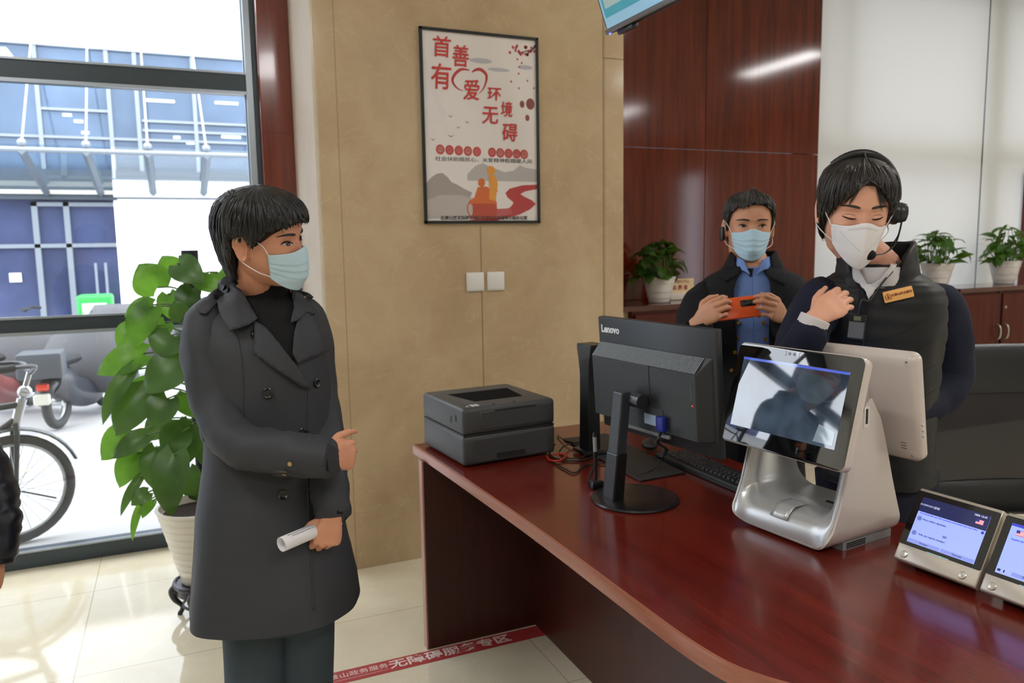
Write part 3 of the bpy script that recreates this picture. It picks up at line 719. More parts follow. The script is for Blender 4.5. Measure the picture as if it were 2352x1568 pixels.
tablet(1, tc0+h5*.1955, 'right tablet translator with flag near top left, cut by the frame edge', False)
# ================================================================ red tape on the floor
tape = obj('floor_tape', MB().bb((-2.5, 2.563, .0003), (1.2355, 2.645, .0012)), mat('tape_red', (176, 62, 64), .45), smooth=False)
tag(tape, 'red printed tape strip stuck across the cream floor tiles', 'tape')
M_TXT = mat('tape_white', (232, 214, 210), .6)
obj('lettering', text_mb('无障碍服务专区', .058, TR((.865, 2.604, .0013)), bold=.0012, squeeze=1.18), M_TXT, tape, smooth=False)
obj('small_lettering', text_mb('石景山政务服务', .034, TR((.50, 2.61, .0013)), squeeze=1.05), M_TXT, tape, smooth=False)
obj('underline', MB().bb((.38, 2.583, .0012), (.62, 2.5845, .0015)), M_TXT, tape, smooth=False)
# ================================================================ poster on the marble pillar
PX0, PX1, PZ0, PZ1 = 1.086, 1.680, 1.612, 2.492
PYF = 3.5
po = thing('poster', 'framed white poster with red brush lettering on the marble pillar', 'poster', ((PX0+PX1)/2, PYF, PZ0))
def pm(u, v, k=1):                               # u right, v down, 0..1 inside the frame
    return Vector((PX0+.012+(PX1-PX0-.024)*u, PYF-.0065-.0002*k, PZ1-.012-(PZ1-PZ0-.024)*v))
fr = MB()
for a, b in (((PX0, PZ0), (PX1, PZ0+.013)), ((PX0, PZ1-.013), (PX1, PZ1)), ((PX0, PZ0), (PX0+.013, PZ1)), ((PX1-.013, PZ0), (PX1, PZ1))):
    fr.bb((a[0], PYF-.016, a[1]), (b[0], PYF-.0005, b[1]))
obj('picture_frame', fr, mat('frame_black', (22, 28, 32), .35), po, world=True, smooth=False, bevel=.001)
prn = obj('print', MB().bb((PX0+.01, PYF-.0064, PZ0+.01), (PX1-.01, PYF-.0008, PZ1-.01)), mat('poster_paper', (236, 229, 227), .6), po, world=True, smooth=False)
def art(name, polys, col_, k=1, m=None):
    mb = MB()
    for pl in polys:
        mb.add([pm(u, v, k) for u, v in pl], [tuple(range(len(pl)))])
    return obj(name, mb, m or mat('art_'+'_'.join(map(str, col_)), col_, .6), prn, world=True, smooth=False)
def blob(u, v, ru, rv, n=20, a0=0): return [(u+ru*math.cos(a0+2*PI*i/n), v+rv*math.sin(a0+2*PI*i/n)) for i in range(n)]
def stroke(pts, wd):                             # thick brush line in u, v
    P, W = spline([Vector((a*.65, b, 0)) for a, b in pts], wd if hasattr(wd, '__len__') else [wd]*len(pts), 6)
    L, Rr = [], []
    for i, p in enumerate(P):
        t = (P[min(i+1, len(P)-1)]-P[max(0, i-1)]).normalized(); nn = Vector((-t.y, t.x, 0))
        L.append(p+nn*W[i]); Rr.append(p-nn*W[i])
    out = []
    for i in range(len(P)-1): out.append([((q.x)/.65, q.y) for q in (L[i], L[i+1], Rr[i+1], Rr[i])])
    return out
art('wash_mountain', [[(0, .80), (.05, .765), (.10, .745), (.145, .742), (.19, .765), (.22, .79), (.27, .803), (.33, .825), (.40, .845), (.36, .90), (.2, .93), (0, .95)]], (168, 158, 154), 1)
art('wash_mountain', [[(.36, .745), (.43, .70), (.50, .683), (.56, .70), (.63, .715), (.70, .73), (.78, .72), (.84, .688), (.88, .70), (.93, .705), (1, .71), (1, .78), (.36, .78)]], (186, 180, 180), 1)
art('wash_mountain', [[(0, .89), (.12, .86), (.3, .86), (.45, .88), (.5, .97), (0, .99)]], (190, 180, 176), 2)
art('mist', [blob(.5, .135, .1, .014), blob(.66, .175, .1, .01), blob(.9, .15, .07, .012)], (190, 190, 200), 1)
art('red_road', [[(1, .795), (.86, .80), (.74, .82), (.70, .845), (.72, .87), (.77, .895), (.77, .905), (.74, .925), (.63, .955), (.5, .98), (.36, .998), (.62, .998), (.83, .965), (.93, .935), (.985, .905), (.95, .885), (.88, .865), (.84, .85), (.88, .835), (1, .82)]], (186, 44, 50), 3)
art('pink_road', [[(.56, .935), (.75, .93), (.76, .96), (.6, .985), (.5, .99)]], (190, 88, 88), 4)
art('figure_seated', [blob(.485, .79, .032, .024), [(.45, .815), (.53, .81), (.555, .82), (.6, .80), (.63, .83), (.6, .87), (.62, .90), (.62, .935), (.57, .975), (.4, .985), (.41, .92), (.37, .905), (.37, .895), (.42, .87), (.435, .84)]], (214, 104, 36), 5)
art('figure_shadow', [[(.40, .905), (.6, .905), (.625, .94), (.6, .985), (.37, .99), (.40, .96)]], (188, 66, 42), 6)
art('figure_standing', [blob(.572, .722, .038, .025), [(.55, .745), (.595, .745), (.625, .77), (.632, .80), (.62, .84), (.61, .89), (.55, .88), (.555, .82), (.55, .78)]], (230, 156, 52), 6)
art('wheel_arc', stroke([(.385, .885), (.355, .92), (.36, .955), (.39, .98)], .0035), (196, 90, 60), 6)
for nm, ch, u, v, sz, sq in (('首', '首', .165, .088, .125, .95), ('善', '善', .325, .128, .130, .85), ('有', '有', .155, .245, .155, .85), ('爱', '爱', .415, .302, .128, .85), ('环', '环', .615, .312, .085, 1.1), ('境', '境', .725, .392, .095, .85), ('无', '无', .575, .428, .115, .95), ('碍', '碍', .75, .518, .115, .9)):
    c = pm(u, v, 3); hgt = sz*.9*(PZ1-PZ0)
    Mt = frame(c, Vector((1, 0, 0)), Vector((.06, 0, 1)).normalized(), Vector((0, -1, 0)))
    bl = MB()
    for k, (dx, dy) in enumerate(((0, 0), (.0016, .0004), (-.0016, 0), (.0003, .0014), (0, -.0014))):
        q = text_mb(ch, hgt, Mt @ TR((dx, dy, .0006*k)), squeeze=sq, depth=.0002); bl.add(q.v, q.f)
    obj('brush_letter', bl, mat('brush_red', (206, 46, 46), .6), prn, world=True, smooth=False)
art('heart_line', stroke([(.40, .19), (.33, .188), (.275, .215), (.25, .25), (.275, .28), (.31, .295), (.34, .30)], [.003, .007, .008, .007, .005, .003, .001])+stroke([(.42, .20), (.455, .185), (.50, .182), (.545, .205), (.545, .24), (.52, .28), (.48, .31)], [.003, .007, .009, .008, .006, .004, .001]), (186, 46, 46), 3)
for k, u in enumerate((.13, .21, .29, .37, .45, .585, .66, .735, .81, .88)):
    art('round_seal', [blob(u, .617+.0035*k/3, .037, .0265, 24)], (196, 62, 62), 3)
    art('seal_centre', [blob(u, .617+.0035*k/3, .023, .0165, 18)], (206, 110, 106) if k % 3 else (200, 140, 134), 4)
    obj('seal_letter', text_mb('构建无障碍共享好环境'[k], .02, frame(pm(u, .617+.0035*k/3, 5), Vector((1, 0, 0)), ZU, Vector((0, -1, 0)))), mat('seal_red', (190, 50, 50), .6), prn, world=True, smooth=False)
obj('motto_line', text_mb('社会扶助顺民心，关爱精神慰藉暖人间', .022, frame(pm(.52, .668, 3), Vector((1, 0, 0)), ZU, Vector((0, -1, 0))), squeeze=1.33), mat('ink_black', (50, 46, 46), .6), prn, world=True, smooth=False)
obj('footer_line', text_mb('石景山区无障碍环境建设专项行动领导小组办公室', .0195, frame(pm(.51, .985, 7), Vector((1, 0, 0)), ZU, Vector((0, -1, 0))), bold=.0005, squeeze=1.04), mat('ink_black', (50, 46, 46), .6), prn, world=True, smooth=False)
for u, v, s_ in ((.225, .438, .02), (.37, .465, .02), (.29, .495, .016), (.225, .543, .03), (.07, .565, .022)):
    art('bird', stroke([(u-s_, v-.004), (u-.3*s_, v+.001), (u, v+.004), (u+.4*s_, v), (u+s_, v-.003)], [.0005, .0016, .0022, .0014, .0004]), (96, 98, 104), 3)
art('lantern', [blob(.868, .352, .022, .02), blob(.945, .348, .04, .031), blob(.915, .425, .02, .018)], (140, 66, 66), 3)
random.seed(3)
art('blossom', [blob(random.uniform(.76, .99), .055+random.uniform(-.018, .03), .012, .009, 8) for _ in range(20)]+[blob(u, v, .009, .006, 8) for u, v in ((.83, .11), (.85, .152), (.84, .187), (.77, .233), (.92, .222), (.84, .266), (.98, .26), (.87, .128))], (186, 74, 82), 3)
art('blossom_branch', stroke([(1, .025), (.97, .05), (.92, .06), (.87, .07), (.82, .068)], [.006, .005, .003, .002, .001]), (70, 40, 44), 2)
obj('cover_glass', MB().add([(PX0+.008, PYF-.012, PZ0+.008), (PX1-.008, PYF-.012, PZ0+.008), (PX1-.008, PYF-.012, PZ1-.008), (PX0+.008, PYF-.012, PZ1-.008)], [(0, 1, 2, 3)]), m_glass('poster_glass', refl=.05), po, world=True, smooth=False)
# ================================================================ switches
for x, lb in ((1.332, 'left one of two white switch plates under the poster'), (1.439, 'right one of two white switch plates under the poster')):
    s_ = thing('wall_switch', lb, 'switch', (x, 3.5, 1.334), group='switch plates on the pillar')
    obj('plate', MB().rbox((0, -.005, 0), (.09, .0095, .09), .004, 2), mat('switch_white', (226, 224, 220), .35), s_)
    obj('rocker', MB().rbox((0, -.0105, 0), (.076, .004, .076), .0018, 2), mat('switch_white', (226, 224, 220), .35), s_)
# ================================================================ ceiling hung television
t20 = R(20)
TM = frame(Vector((1.5, 2.535, 2.256)), Vector((0, -1, 0)), Vector((-math.sin(t20), 0, math.cos(t20))), Vector((-math.cos(t20), 0, -math.sin(t20))))
tv = thing('television', 'flat television hung from the ceiling, tilted down over the desk', 'television', M=TM)
TW, TH = 1.12, .645
obj('cabinet', MB().rbox((TW/2, TH/2, -.02), (TW, TH, .04), .006, 2), mat('tv_black', (26, 28, 31), .3), tv)
obj('lower_bezel', MB().rbox((TW/2, .008, .0), (TW, .016, .016), .004, 2), mat('tv_silver', (118, 118, 120), .3, .5), tv)
obj('rear_bulge', MB().loft([[Vector(p) for p in ((.08, -.004, -.03), (1.04, -.004, -.03), (1.04, .5, -.03), (.08, .5, -.03))], [Vector(p) for p in ((.13, .02, -.075), (.99, .02, -.075), (.99, .45, -.075), (.13, .45, -.075))]]), mat('tv_black', (26, 28, 31), .3), tv, smooth=False)
obj('foot_block', MB().rbox((.10, -.008, -.022), (.1, .02, .03), .006, 2), mat('tv_black', (26, 28, 31), .3), tv)
ts = obj('screen', MB().bb((.012, .018, .0005), (TW-.012, TH-.012, .0015)), mat('tv_screen', (128, 166, 190), .12, emit=.55), tv, smooth=False)
for nm, a, b, c, k in (('teal_frame', .012, .052, (62, 136, 154), 1), ('cream_frame', .026, .082, (140, 160, 160), 2), ('blue_field', .044, .125, (30, 96, 160), 3)):
    obj(nm, MB().bb((.012+a, b, .001+.0006*k), (TW-.012-a, TH-.03, .0014+.0006*k)), mat('tv_'+nm, c, .15, emit=.55), ts, smooth=False)
obj('power_light', MB().ball((.028, -.001, .006), .004, 10, 8), mat('led_blue', (70, 90, 255), .3, emit=5), tv)
obj('ceiling_pole', MB().cyl((1.64, 1.95, 2.62), (1.64, 1.95, 3.7), .025), mat('pole_white', (220, 220, 220), .4), tv, world=True)
# ================================================================ cabinets along the back wall
M_CAB = m_wood('cabinet_wood', (58, 20, 13), (76, 27, 18), (92, 36, 25), 'z', .3, 0, spec=.2)
M_CABT = m_wood('cabinet_top_wood', (62, 24, 16), (78, 31, 21), (92, 40, 28), 'x', .14, .4)
M_CHR = mat('brushed_steel', (186, 182, 172), .25, .85)
cabl = ['low dark red cabinet behind the potted plant beside the marble pillar', 'low dark red cabinet behind the man holding the orange phone', 'low dark red cabinet behind the shoulder of the woman in the vest', 'low dark red cabinet with two bow handles at the right edge']
def door(name, x0, x1, hx, par, lock):
    d = obj(name, MB().rbox(((x0+x1)/2, 4.088, .57), (x1-x0-.012, .02, .99), .003, 1), M_CAB, par, world=True, smooth=False)
    hp = [Vector((hx, 4.078, .70)), Vector((hx, 4.05, .715)), Vector((hx, 4.042, .76)), Vector((hx, 4.05, .805)), Vector((hx, 4.078, .82))]
    obj('handle', MB().tube(hp, .0075, 10, 5), M_CHR, d, world=True)
    if lock: obj('lock', MB().lathe([(.011, 0), (.011, .008), (.006, .01)], 14, M=TR((hx-.004, 4.078, .955)) @ Matrix.Rotation(R(90), 4, 'X')), M_CHR, d, world=True)
for i, x0 in enumerate((2.60, 3.57, 4.54, 5.56)):
    c = thing('storage_cabinet', cabl[i], 'cabinet', (x0+.47, 4.3, 0), group='cabinets along the back wall')
    x1 = x0+.94
    obj('carcass', MB().bb((x0, 4.10, .0), (x1, 4.51, 1.085)), M_CAB, c, world=True, smooth=False)
    obj('top_board', MB().rbox(((2.40+x1)/2 if i == 0 else (x0+x1)/2, 4.295, 1.102), (x1-2.40 if i == 0 else .97-.004, .43, .034), .004, 2), M_CABT, c, world=True, smooth=False)
    mid = (x0+x1)/2
    door('door', x0+.004, mid-.014, mid-.045, c, False); door('door', mid+.014, x1-.004, mid+.048, c, True)
    obj('door_gap', MB().bb((mid-.012, 4.09, .06), (mid+.012, 4.1, 1.08)), mat('cabinet_gap', (30, 12, 9), .5), c, world=True, smooth=False)  # near-black strip paints the shade in the gap between the doors
struct('trim_6', MB().bb((2.42, 4.14, 0), (2.597, 4.2, 1.083)), M_BEIGE, smooth=False)
# ================================================================ plants
def m_leaf(name, lo, hi, tr=.35, rough=.35):
    t = NT(name); f = t.noise(t.pos(), 9, 3)
    c = t.ramp(f, [(.32, lin(lo)), (.68, lin(hi))])
    t.set(Base_Color=c, Roughness=rough, Specular_IOR_Level=.5)
    tl = t.n('ShaderNodeBsdfTranslucent'); t.l(t.mix(.35, c, lin((150, 190, 60))), tl.inputs[0])
    mx = t.n('ShaderNodeMixShader'); mx.inputs[0].default_value = tr
    t.l(t.b.outputs[0], mx.inputs[1]); t.l(tl.outputs[0], mx.inputs[2]); t.l(mx.outputs[0], t.t.nodes['Material Output'].inputs[0])
    return t.m
def leaf(mb, base, tip, nrm, wd, droop=.12, fold=.25, nu=8, nv=6):
    base, tip = Vector(base), Vector(tip); ax_ = tip-base; L = ax_.length; ax_ = ax_/L
    nrm = Vector(nrm); nrm = (nrm-ax_*nrm.dot(ax_)).normalized(); sd = ax_.cross(nrm)
    rows = []
    for i in range(nu+1):
        t = i/nu
        w_ = wd/2*(math.sin(PI*min(1, t*.92+.08)**.72))**.8 * (1 if t < .97 else .15)
        if t < .02: w_ = wd*.22
        r = []
        for j in range(nv+1):
            s_ = -1+2*j/nv
            bk = -L*.09*(abs(s_)**1.5)*(1-t)**3*2   # heart shaped lobes
            p = base+ax_*(L*t+bk)+sd*(s_*w_)+nrm*(abs(s_)*w_*fold-droop*L*(2*t-1)**2+droop*L*.6-.04*wd*s_*s_)
            r.append(p)
        rows.append(r)
    return mb.loft(rows, False, False)
M_LEAF = m_leaf('pothos_leaf', (38, 74, 22), (74, 118, 36))
M_LEAFD = m_leaf('pothos_leaf_dark', (26, 52, 14), (62, 104, 24), .25)
M_STEM = mat('stem_green', (84, 110, 52), .5)
# three potted plants on the cabinets
def small_plant(x, y, s, label, seed, n=62, spread=1.0, pointed=False):
    random.seed(seed)
    z0 = 1.1195
    t = thing('potted_pothos', label, 'plant', (x, y, z0), group='plants on the cabinets')
    pr_ = [(.066, 0), (.07, .004), (.074, .03), (.078, .032), (.084, .07), (.088, .072), (.097, .125), (.101, .127), (.106, .158), (.110, .16), (.110, .172), (.100, .172), (.097, .15), (.001, .15)]
    obj('pot', MB().lathe([(r*s, z*s) for r, z in pr_], 40), mat('pot_white', (214, 208, 204), .4), t, ang=50)
    obj('soil', MB().lathe([(.098*s, .145*s), (.09*s, .152*s), (.001, .156*s)], 24), mat('soil', (44, 32, 24), .9), t)
    fo = MB(); st = MB()
    for k in range(n):
        a = random.uniform(0, 2*PI); e = random.uniform(-.25, 1.35)
        rr_ = random.uniform(.62, 1.0)*spread
        b0 = Vector((math.cos(a)*.045*s, math.sin(a)*.045*s, .15*s))
        d = Vector((math.cos(a)*math.cos(e), math.sin(a)*math.cos(e), math.sin(e)*.95))
        p = Vector((0, 0, .20*s))+Vector((d.x*.185, d.y*.16, d.z*.21))*s*rr_
        if p.z < .12*s: p.z = .12*s+random.uniform(0, .03)*s
        ln_ = random.uniform(.075, .115)*s; out = Vector((d.x, d.y, 0)).normalized()
        dr = (out*random.uniform(.5, 1)+Vector((random.uniform(-.4, .4), random.uniform(-.4, .4), random.uniform(-.9, .35)))).normalized()
        nn = (d+ZU*.6+Vector((random.uniform(-.3, .3),)*3)).normalized()
        leaf(fo, p-dr*ln_*.3, p+dr*ln_*.7, nn, ln_*random.uniform(.62, .85)*(.7 if pointed else 1), random.uniform(.05, .2), random.uniform(.1, .35))
        st.tube([b0, (b0+p)/2+ZU*.03*s, p-dr*ln_*.3], .0022*s, 5, 3)
    obj('foliage', fo, M_LEAFD if not pointed else M_LEAF, t, ang=180); obj('stems', st, M_STEM, t, ang=180)
small_plant(2.915, 4.27, .98, 'bushy pothos in a white pot left of the man with the phone', 11, 70)
small_plant(5.56, 4.30, 1.12, 'leafy pothos behind the shoulder of the woman in the black vest', 5, 60, 1.05, True)
small_plant(6.40, 4.32, 1.12, 'leafy pothos in a white pot at the right edge of the picture', 9, 66, 1.08, True)
# small desk plaque beside the left plant
sg = thing('desk_plaque', 'small cream plaque with red characters behind the left potted plant', 'sign', (3.18, 4.40, 1.1195))
obj('base', MB().rbox((3.18, 4.40, 1.1195+.024), (.21, .06, .047), .006, 2), mat('plaque_white', (224, 216, 204), .4), sg, world=True)
pq = obj('plate', MB().loft([[Vector((x, y0, z)) for x, z in ((3.075, 1.165), (3.285, 1.165), (3.285, 1.262), (3.075, 1.262))] for y0 in (4.402, 4.394)]), mat('plaque_cream', (226, 204, 160), .5), sg, world=True, smooth=False)
obj('lettering', text_mb('政务服务中心', .026, frame(Vector((3.17, 4.393, 1.242)), Vector((1, 0, 0)), ZU, Vector((0, -1, 0)))), mat('plaque_red', (160, 60, 54), .6), pq, world=True, smooth=False)
obj('number_lettering', text_mb('志 愿 者', .036, frame(Vector((3.17, 4.393, 1.20)), Vector((1, 0, 0)), ZU, Vector((0, -1, 0))), bold=.001), mat('plaque_red', (160, 60, 54), .6), pq, world=True, smooth=False)
# large pothos on a moss pole by the window
SC = Vector((.035, 3.36, 0))
stn = thing('plant_stand', 'dark carved wooden plant stand under the large white pot', 'plant stand', SC)
M_STAND = mat('carved_dark_wood', (40, 40, 48), .35)
obj('stand_top', MB().lathe([(.10, .128), (.118, .13), (.122, .137), (.118, .146), (.108, .149), (.104, .142), (.001, .142)], 40), M_STAND, stn)
obj('apron', MB().lathe([(.098, .09), (.106, .095), (.104, .128), (.096, .128), (.094, .095)], 40), M_STAND, stn)
for k in range(5):
    a = 2*PI*k/5+.5
    d = Vector((math.cos(a), math.sin(a), 0))
    obj('leg', MB().tube([d*.103+ZU*.125, d*.122+ZU*.105, d*.115+ZU*.07, d*.088+ZU*.035, d*.098+ZU*.008, d*.108+ZU*.006], [.014, .017, .013, .009, .010, .007], 10, 4), M_STAND, stn)
    obj('carved_scroll', MB().ball(d*.112+ZU*.108, (.018, .018, .016), 10, 8), M_STAND, stn)
ring = [Vector((.085*math.cos(2*PI*k/24), .085*math.sin(2*PI*k/24), .045)) for k in range(25)]
obj('stretcher_ring', MB().tube(ring, .006, 8), M_STAND, stn)
bp_ = thing('large_pothos', 'tall pothos climbing a dark moss pole in a white pot by the window', 'plant', SC+ZU*.1425)
pp = [(.08, .0), (.084, .004), (.088, .03)]
for k in range(9):
    r = .09+.0075*k; z = .035+.03*k
    pp += [(r, z), (r+.0035, z+.004), (r+.0075, z+.026), (r+.006, z+.0295)]
pp += [(.162, .31), (.166, .316), (.164, .322), (.152, .322), (.148, .29), (.001, .285)]
obj('pot', MB().lathe(pp, 56), mat('pot_ivory', (222, 218, 206), .35), bp_, ang=60)
obj('soil', MB().lathe([(.149, .28), (.14, .292), (.001, .298)], 24), mat('soil', (44, 32, 24), .9), bp_)
PB = SC+ZU*.43
ptop = pt(435, 575, 3.36)
obj('moss_pole', MB().tube([Vector((ptop.x, ptop.y, .43)), ptop], .034, 18), mat('moss_pole', (38, 36, 44), .9, bump=(60, .5)), bp_, world=True)
fo = MB(); st = MB(); fd = MB()
def tl(bx, by, tx, ty, wpx, dz=0., dark=False, nb=(0, 0), droop=.12, fold=.2):
    Z = 3.3+dz
    b_ = pt(bx, by, Z); q = pt(tx, ty, Z-.03-.02*nb[0])
    nn = -CF+CU*(.35+nb[1])+CR*nb[0]
    leaf(fd if dark else fo, b_, q, nn, wpx*Z/FPX, droop, fold)
    k_ = Vector((ptop.x, ptop.y, max(.47, b_.z-.06)))
    st.tube([k_, (k_+b_)/2+ZU*.025, b_], .0035, 6, 4)
for a in ((362, 660, 318, 606, 88), (395, 620, 372, 588, 60, .08), (408, 605, 468, 650, 70, -.08, True), (455, 640, 512, 672, 44, -.05), (500, 625, 512, 660, 60, .03),
          (350, 700, 284, 726, 52, -.05), (345, 705, 305, 800, 78, -.08), (385, 675, 396, 735, 52, .06), (310, 750, 268, 800, 60, 0), (420, 730, 400, 690, 50, -.1, True),
          (395, 770, 360, 820, 92, -.1, True), (330, 812, 218, 858, 74, -.06), (300, 850, 231, 975, 46, -.1, True), (415, 830, 330, 900, 100, -.12, True), (365, 880, 274, 915, 58, .02),
          (335, 900, 262, 1000, 96, -.08, True), (385, 915, 350, 985, 80, -.13, True), (300, 990, 229, 1056, 78, -.05), (335, 1000, 256, 1052, 52, -.12, True), (315, 1040, 271, 1120, 66, -.05),
          (345, 1030, 318, 1095, 48, 0), (358, 1030, 345, 1120, 62, -.1, True), (400, 1045, 388, 1188, 88, -.16, True), (420, 990, 370, 1040, 80, -.05, True), (440, 975, 415, 1075, 90, .02, True),
          (323, 1095, 274, 1185, 26, -.08, True), (340, 1130, 300, 1160, 40, -.1, True), (322, 1160, 302, 1243, 20, -.08), (350, 1150, 325, 1190, 28, -.06), (430, 900, 450, 960, 70, -.02),
          (440, 700, 470, 760, 70, -.05, True), (450, 800, 470, 880, 80, .0, True), (430, 1080, 450, 1150, 60, .05, True), (380, 740, 350, 780, 60, .05), (440, 660, 420, 720, 60, -.02, True),
          (480, 690, 540, 720, 60, .08), (470, 900, 540, 950, 70, .1, True), (470, 1020, 530, 1080, 70, .08, True), (480, 800, 560, 830, 70, .12), (450, 740, 500, 820, 70, .16, True), (440, 960, 480, 1040, 80, .16, True), (400, 840, 350, 870, 70, .14), (390, 960, 330, 1010, 70, .14, True)):
    tl(*a)
obj('foliage', fo, m_leaf('big_leaf', (64, 116, 34), (104, 162, 54), .5), bp_, world=True, ang=180)
obj('foliage', fd, m_leaf('big_leaf_dark', (42, 76, 34), (66, 106, 50), .35), bp_, world=True, ang=180)
obj('stems', st, M_STEM, bp_, world=True, ang=180)
# ================================================================ office chair
CH = Vector((2.46, 1.62, 0)); cdx = Vector((.915, -.404, 0)); cdn = Vector((-.404, -.915, 0))
ch = thing('office_chair', 'black mesh back office chair behind the right end of the desk', 'chair', M=frame(CH, cdx, cdn, ZU))
M_LEA = mat('black_leather', (24, 28, 34), .4, bump=(120, .12)); M_FRM = mat('chair_frame_black', (22, 24, 28), .35)
def pad(z0, z1, y, th, mb, hw0=.25, hw1=.25, bow=.03):
    rows = []
    for i in range(9):
        t = i/8; z = z0+(z1-z0)*t; hw = hw0+(hw1-hw0)*t
        ed = math.sin(PI*min(1, max(0, t)))**.35 if 0 < t < 1 else .35
        rows.append([Vector((hw*s_, y-.07*(z-.6)+bow*s_*s_+th*ed*dn*(1-.55*abs(s_)**6), z)) for s_, dn in ((-1, .4), (-.8, 1), (-.4, 1), (0, 1), (.4, 1), (.8, 1), (1, .4), (1, -.4), (.6, -1), (0, -1), (-.6, -1), (-1, -.4))])
    return mb.loft(rows)
obj('headband', pad(1.0, 1.158, .0, .02, MB(), .25, .245), M_LEA, ch, ang=70)
mt_ = NT('chair_mesh'); wv = mt_.n('ShaderNodeTexChecker'); mt_.l(mt_.pos((420, 420, 420), 'obj'), wv.inputs[0]); wv.inputs['Scale'].default_value = 1
tb = mt_.n('ShaderNodeBsdfTransparent'); mxx = mt_.n('ShaderNodeMixShader'); mt_.set(Base_Color=lin((26, 28, 34)), Roughness=.6)
mt_.l(mt_.val('MULTIPLY', wv.outputs[1], .12), mxx.inputs[0]); mt_.l(mt_.b.outputs[0], mxx.inputs[1]); mt_.l(tb.outputs[0], mxx.inputs[2]); mt_.l(mxx.outputs[0], mt_.t.nodes['Material Output'].inputs[0])
obj('mesh_panel', MB().grid(lambda u, v: Vector((.25*(2*u-1), -.07*(.7+.32*v-.6)+.03*(2*u-1)**2, .70+.32*v)), 16, 8), mt_.m, ch, ang=180)
obj('lumbar_band', pad(.60, .715, .006, .022, MB(), .255, .25), M_LEA, ch, ang=70)
for s_ in (-1, 1): obj('back_post', MB().tube([(s_*.252, .03+.03, .52), (s_*.255, .03, .7), (s_*.252, .002, .95), (s_*.248, -.008, 1.14)], .011, 10, 4), M_FRM, ch)
obj('seat', MB().rbox((0, .26, .475), (.5, .48, .075), .03, 4), M_LEA, ch)
obj('column', MB().cyl((0, .25, .1), (0, .25, .44), .028), M_CHR, ch)
for k in range(5):
    a = 2*PI*k/5; d = Vector((math.cos(a), math.sin(a), 0)); o0 = Vector((0, .25, 0))
    lg = obj('base_spoke', MB().tube([o0+ZU*.11, o0+d*.28+ZU*.075], [.022, .014], 8), M_FRM, ch)
    obj('caster', MB().cyl(o0+d*.28+Vector((-d.y, d.x, 0))*.02+ZU*.03, o0+d*.28-Vector((-d.y, d.x, 0))*.02+ZU*.03, .03, 16), M_FRM, lg)
for s_ in (-1, 1): obj('armrest', MB().tube([(s_*.27, .08, .5), (s_*.275, .09, .66), (s_*.27, .18, .68), (s_*.27, .36, .67), (s_*.265, .38, .5)], .014, 10, 5), M_FRM, ch)
# ================================================================ bicycles and scooters in the street
M_TYRE = mat('tyre_rubber', (58, 62, 66), .8); M_RIM = mat('rim_steel', (188, 194, 198), .3, .7); M_BFR = mat('bike_frame_dark', (52, 56, 62), .35)
M_GRIP = mat('bike_grip', (44, 46, 50), .7)
def wheel_parts(par, c, d, r, spokes=18, tw=.022):
    d = Vector(d).normalized(); sd = Vector((-d.y, d.x, 0))
    cir = lambda q: [c+d*(q*math.cos(2*PI*k/40))+ZU*(q*math.sin(2*PI*k/40)) for k in range(41)]
    wh = obj('wheel', MB().tube(cir(r-tw), tw, 10), M_TYRE, par, world=True, ang=180)
    obj('rim', MB().tube(cir(r-tw*2.1), .011, 8), M_RIM, wh, world=True, ang=180)
    if spokes:
        sp = MB()
        for k in range(spokes):
            a = 2*PI*k/spokes; e = c+d*((r-tw*2.2)*math.cos(a))+ZU*((r-tw*2.2)*math.sin(a)); a2 = a+.5*(1 if k % 2 else -1)
            sp.tube([c+sd*(.02*(1 if k % 2 else -1))+d*(.02*math.cos(a2))+ZU*(.02*math.sin(a2)), e], .0018, 5)
        obj('spokes', sp, M_RIM, wh, world=True)
    obj('hub', MB().cyl(c-sd*.045, c+sd*.045, .022, 14), M_RIM, wh, world=True)
    return wh
bd_ = Vector((.93, .36, 0)); hub = Vector((-.83, 4.62, .287))
bk = thing('bicycle', 'bicycle leaning just outside the big window at the left edge', 'bicycle', hub-ZU*.29)
wheel_parts(bk, hub, bd_, .29, 24, .024)
rear = hub-bd_*1.02
wheel_parts(bk, rear, bd_, .29, 24, .024)
sdb = Vector((-bd_.y, bd_.x, 0))
crown = hub+bd_*.03+ZU*.335; clamp = crown+bd_*.09+ZU*.27
for s_ in (-1, 1): obj('fork_blade', MB().tube([hub+sdb*.045*s_, crown+sdb*.04*s_-ZU*.02, crown], [.011, .014, .014], 8, 3), M_BFR, bk, world=True)
obj('head_tube', MB().cyl(crown-ZU*.01, crown+(clamp-crown)*.5, .024, 12), M_RIM, bk, world=True)
obj('stem', MB().cyl(crown+(clamp-crown)*.4, clamp, .014, 10), M_RIM, bk, world=True)
obj('handlebar', MB().tube([clamp+sdb*.27-bd_*.16+ZU*.03, clamp+sdb*.17+ZU*.03, clamp+sdb*.06+ZU*.01, clamp, clamp-sdb*.06+ZU*.01, clamp-sdb*.17-bd_*.02+ZU*.05, clamp-sdb*.27-bd_*.18+ZU*.06], .0125, 10, 4), M_BFR, bk, world=True)
for s_, e in ((1, ZU*.03), (-1, ZU*.06)): obj('grip', MB().tube([clamp+sdb*.25*s_-bd_*.12+e, clamp+sdb*.28*s_-bd_*.20+e], .019, 12), M_GRIP, bk, world=True)
obj('front_lamp', MB().ball(crown+bd_*.06+ZU*.17, (.035, .035, .035), 14, 10), mat('lamp_chrome', (200, 205, 212), .15, .6), bk, world=True)
fen = [hub+bd_*(.32*math.cos(a))+ZU*(.32*math.sin(a)) for a in [R(20)+R(120)*k/14 for k in range(15)]]
obj('mudguard', MB().tube(fen, .03, 8, 0, .35, side=sdb), mat('mudguard_grey', (104, 110, 116), .4), bk, world=True)
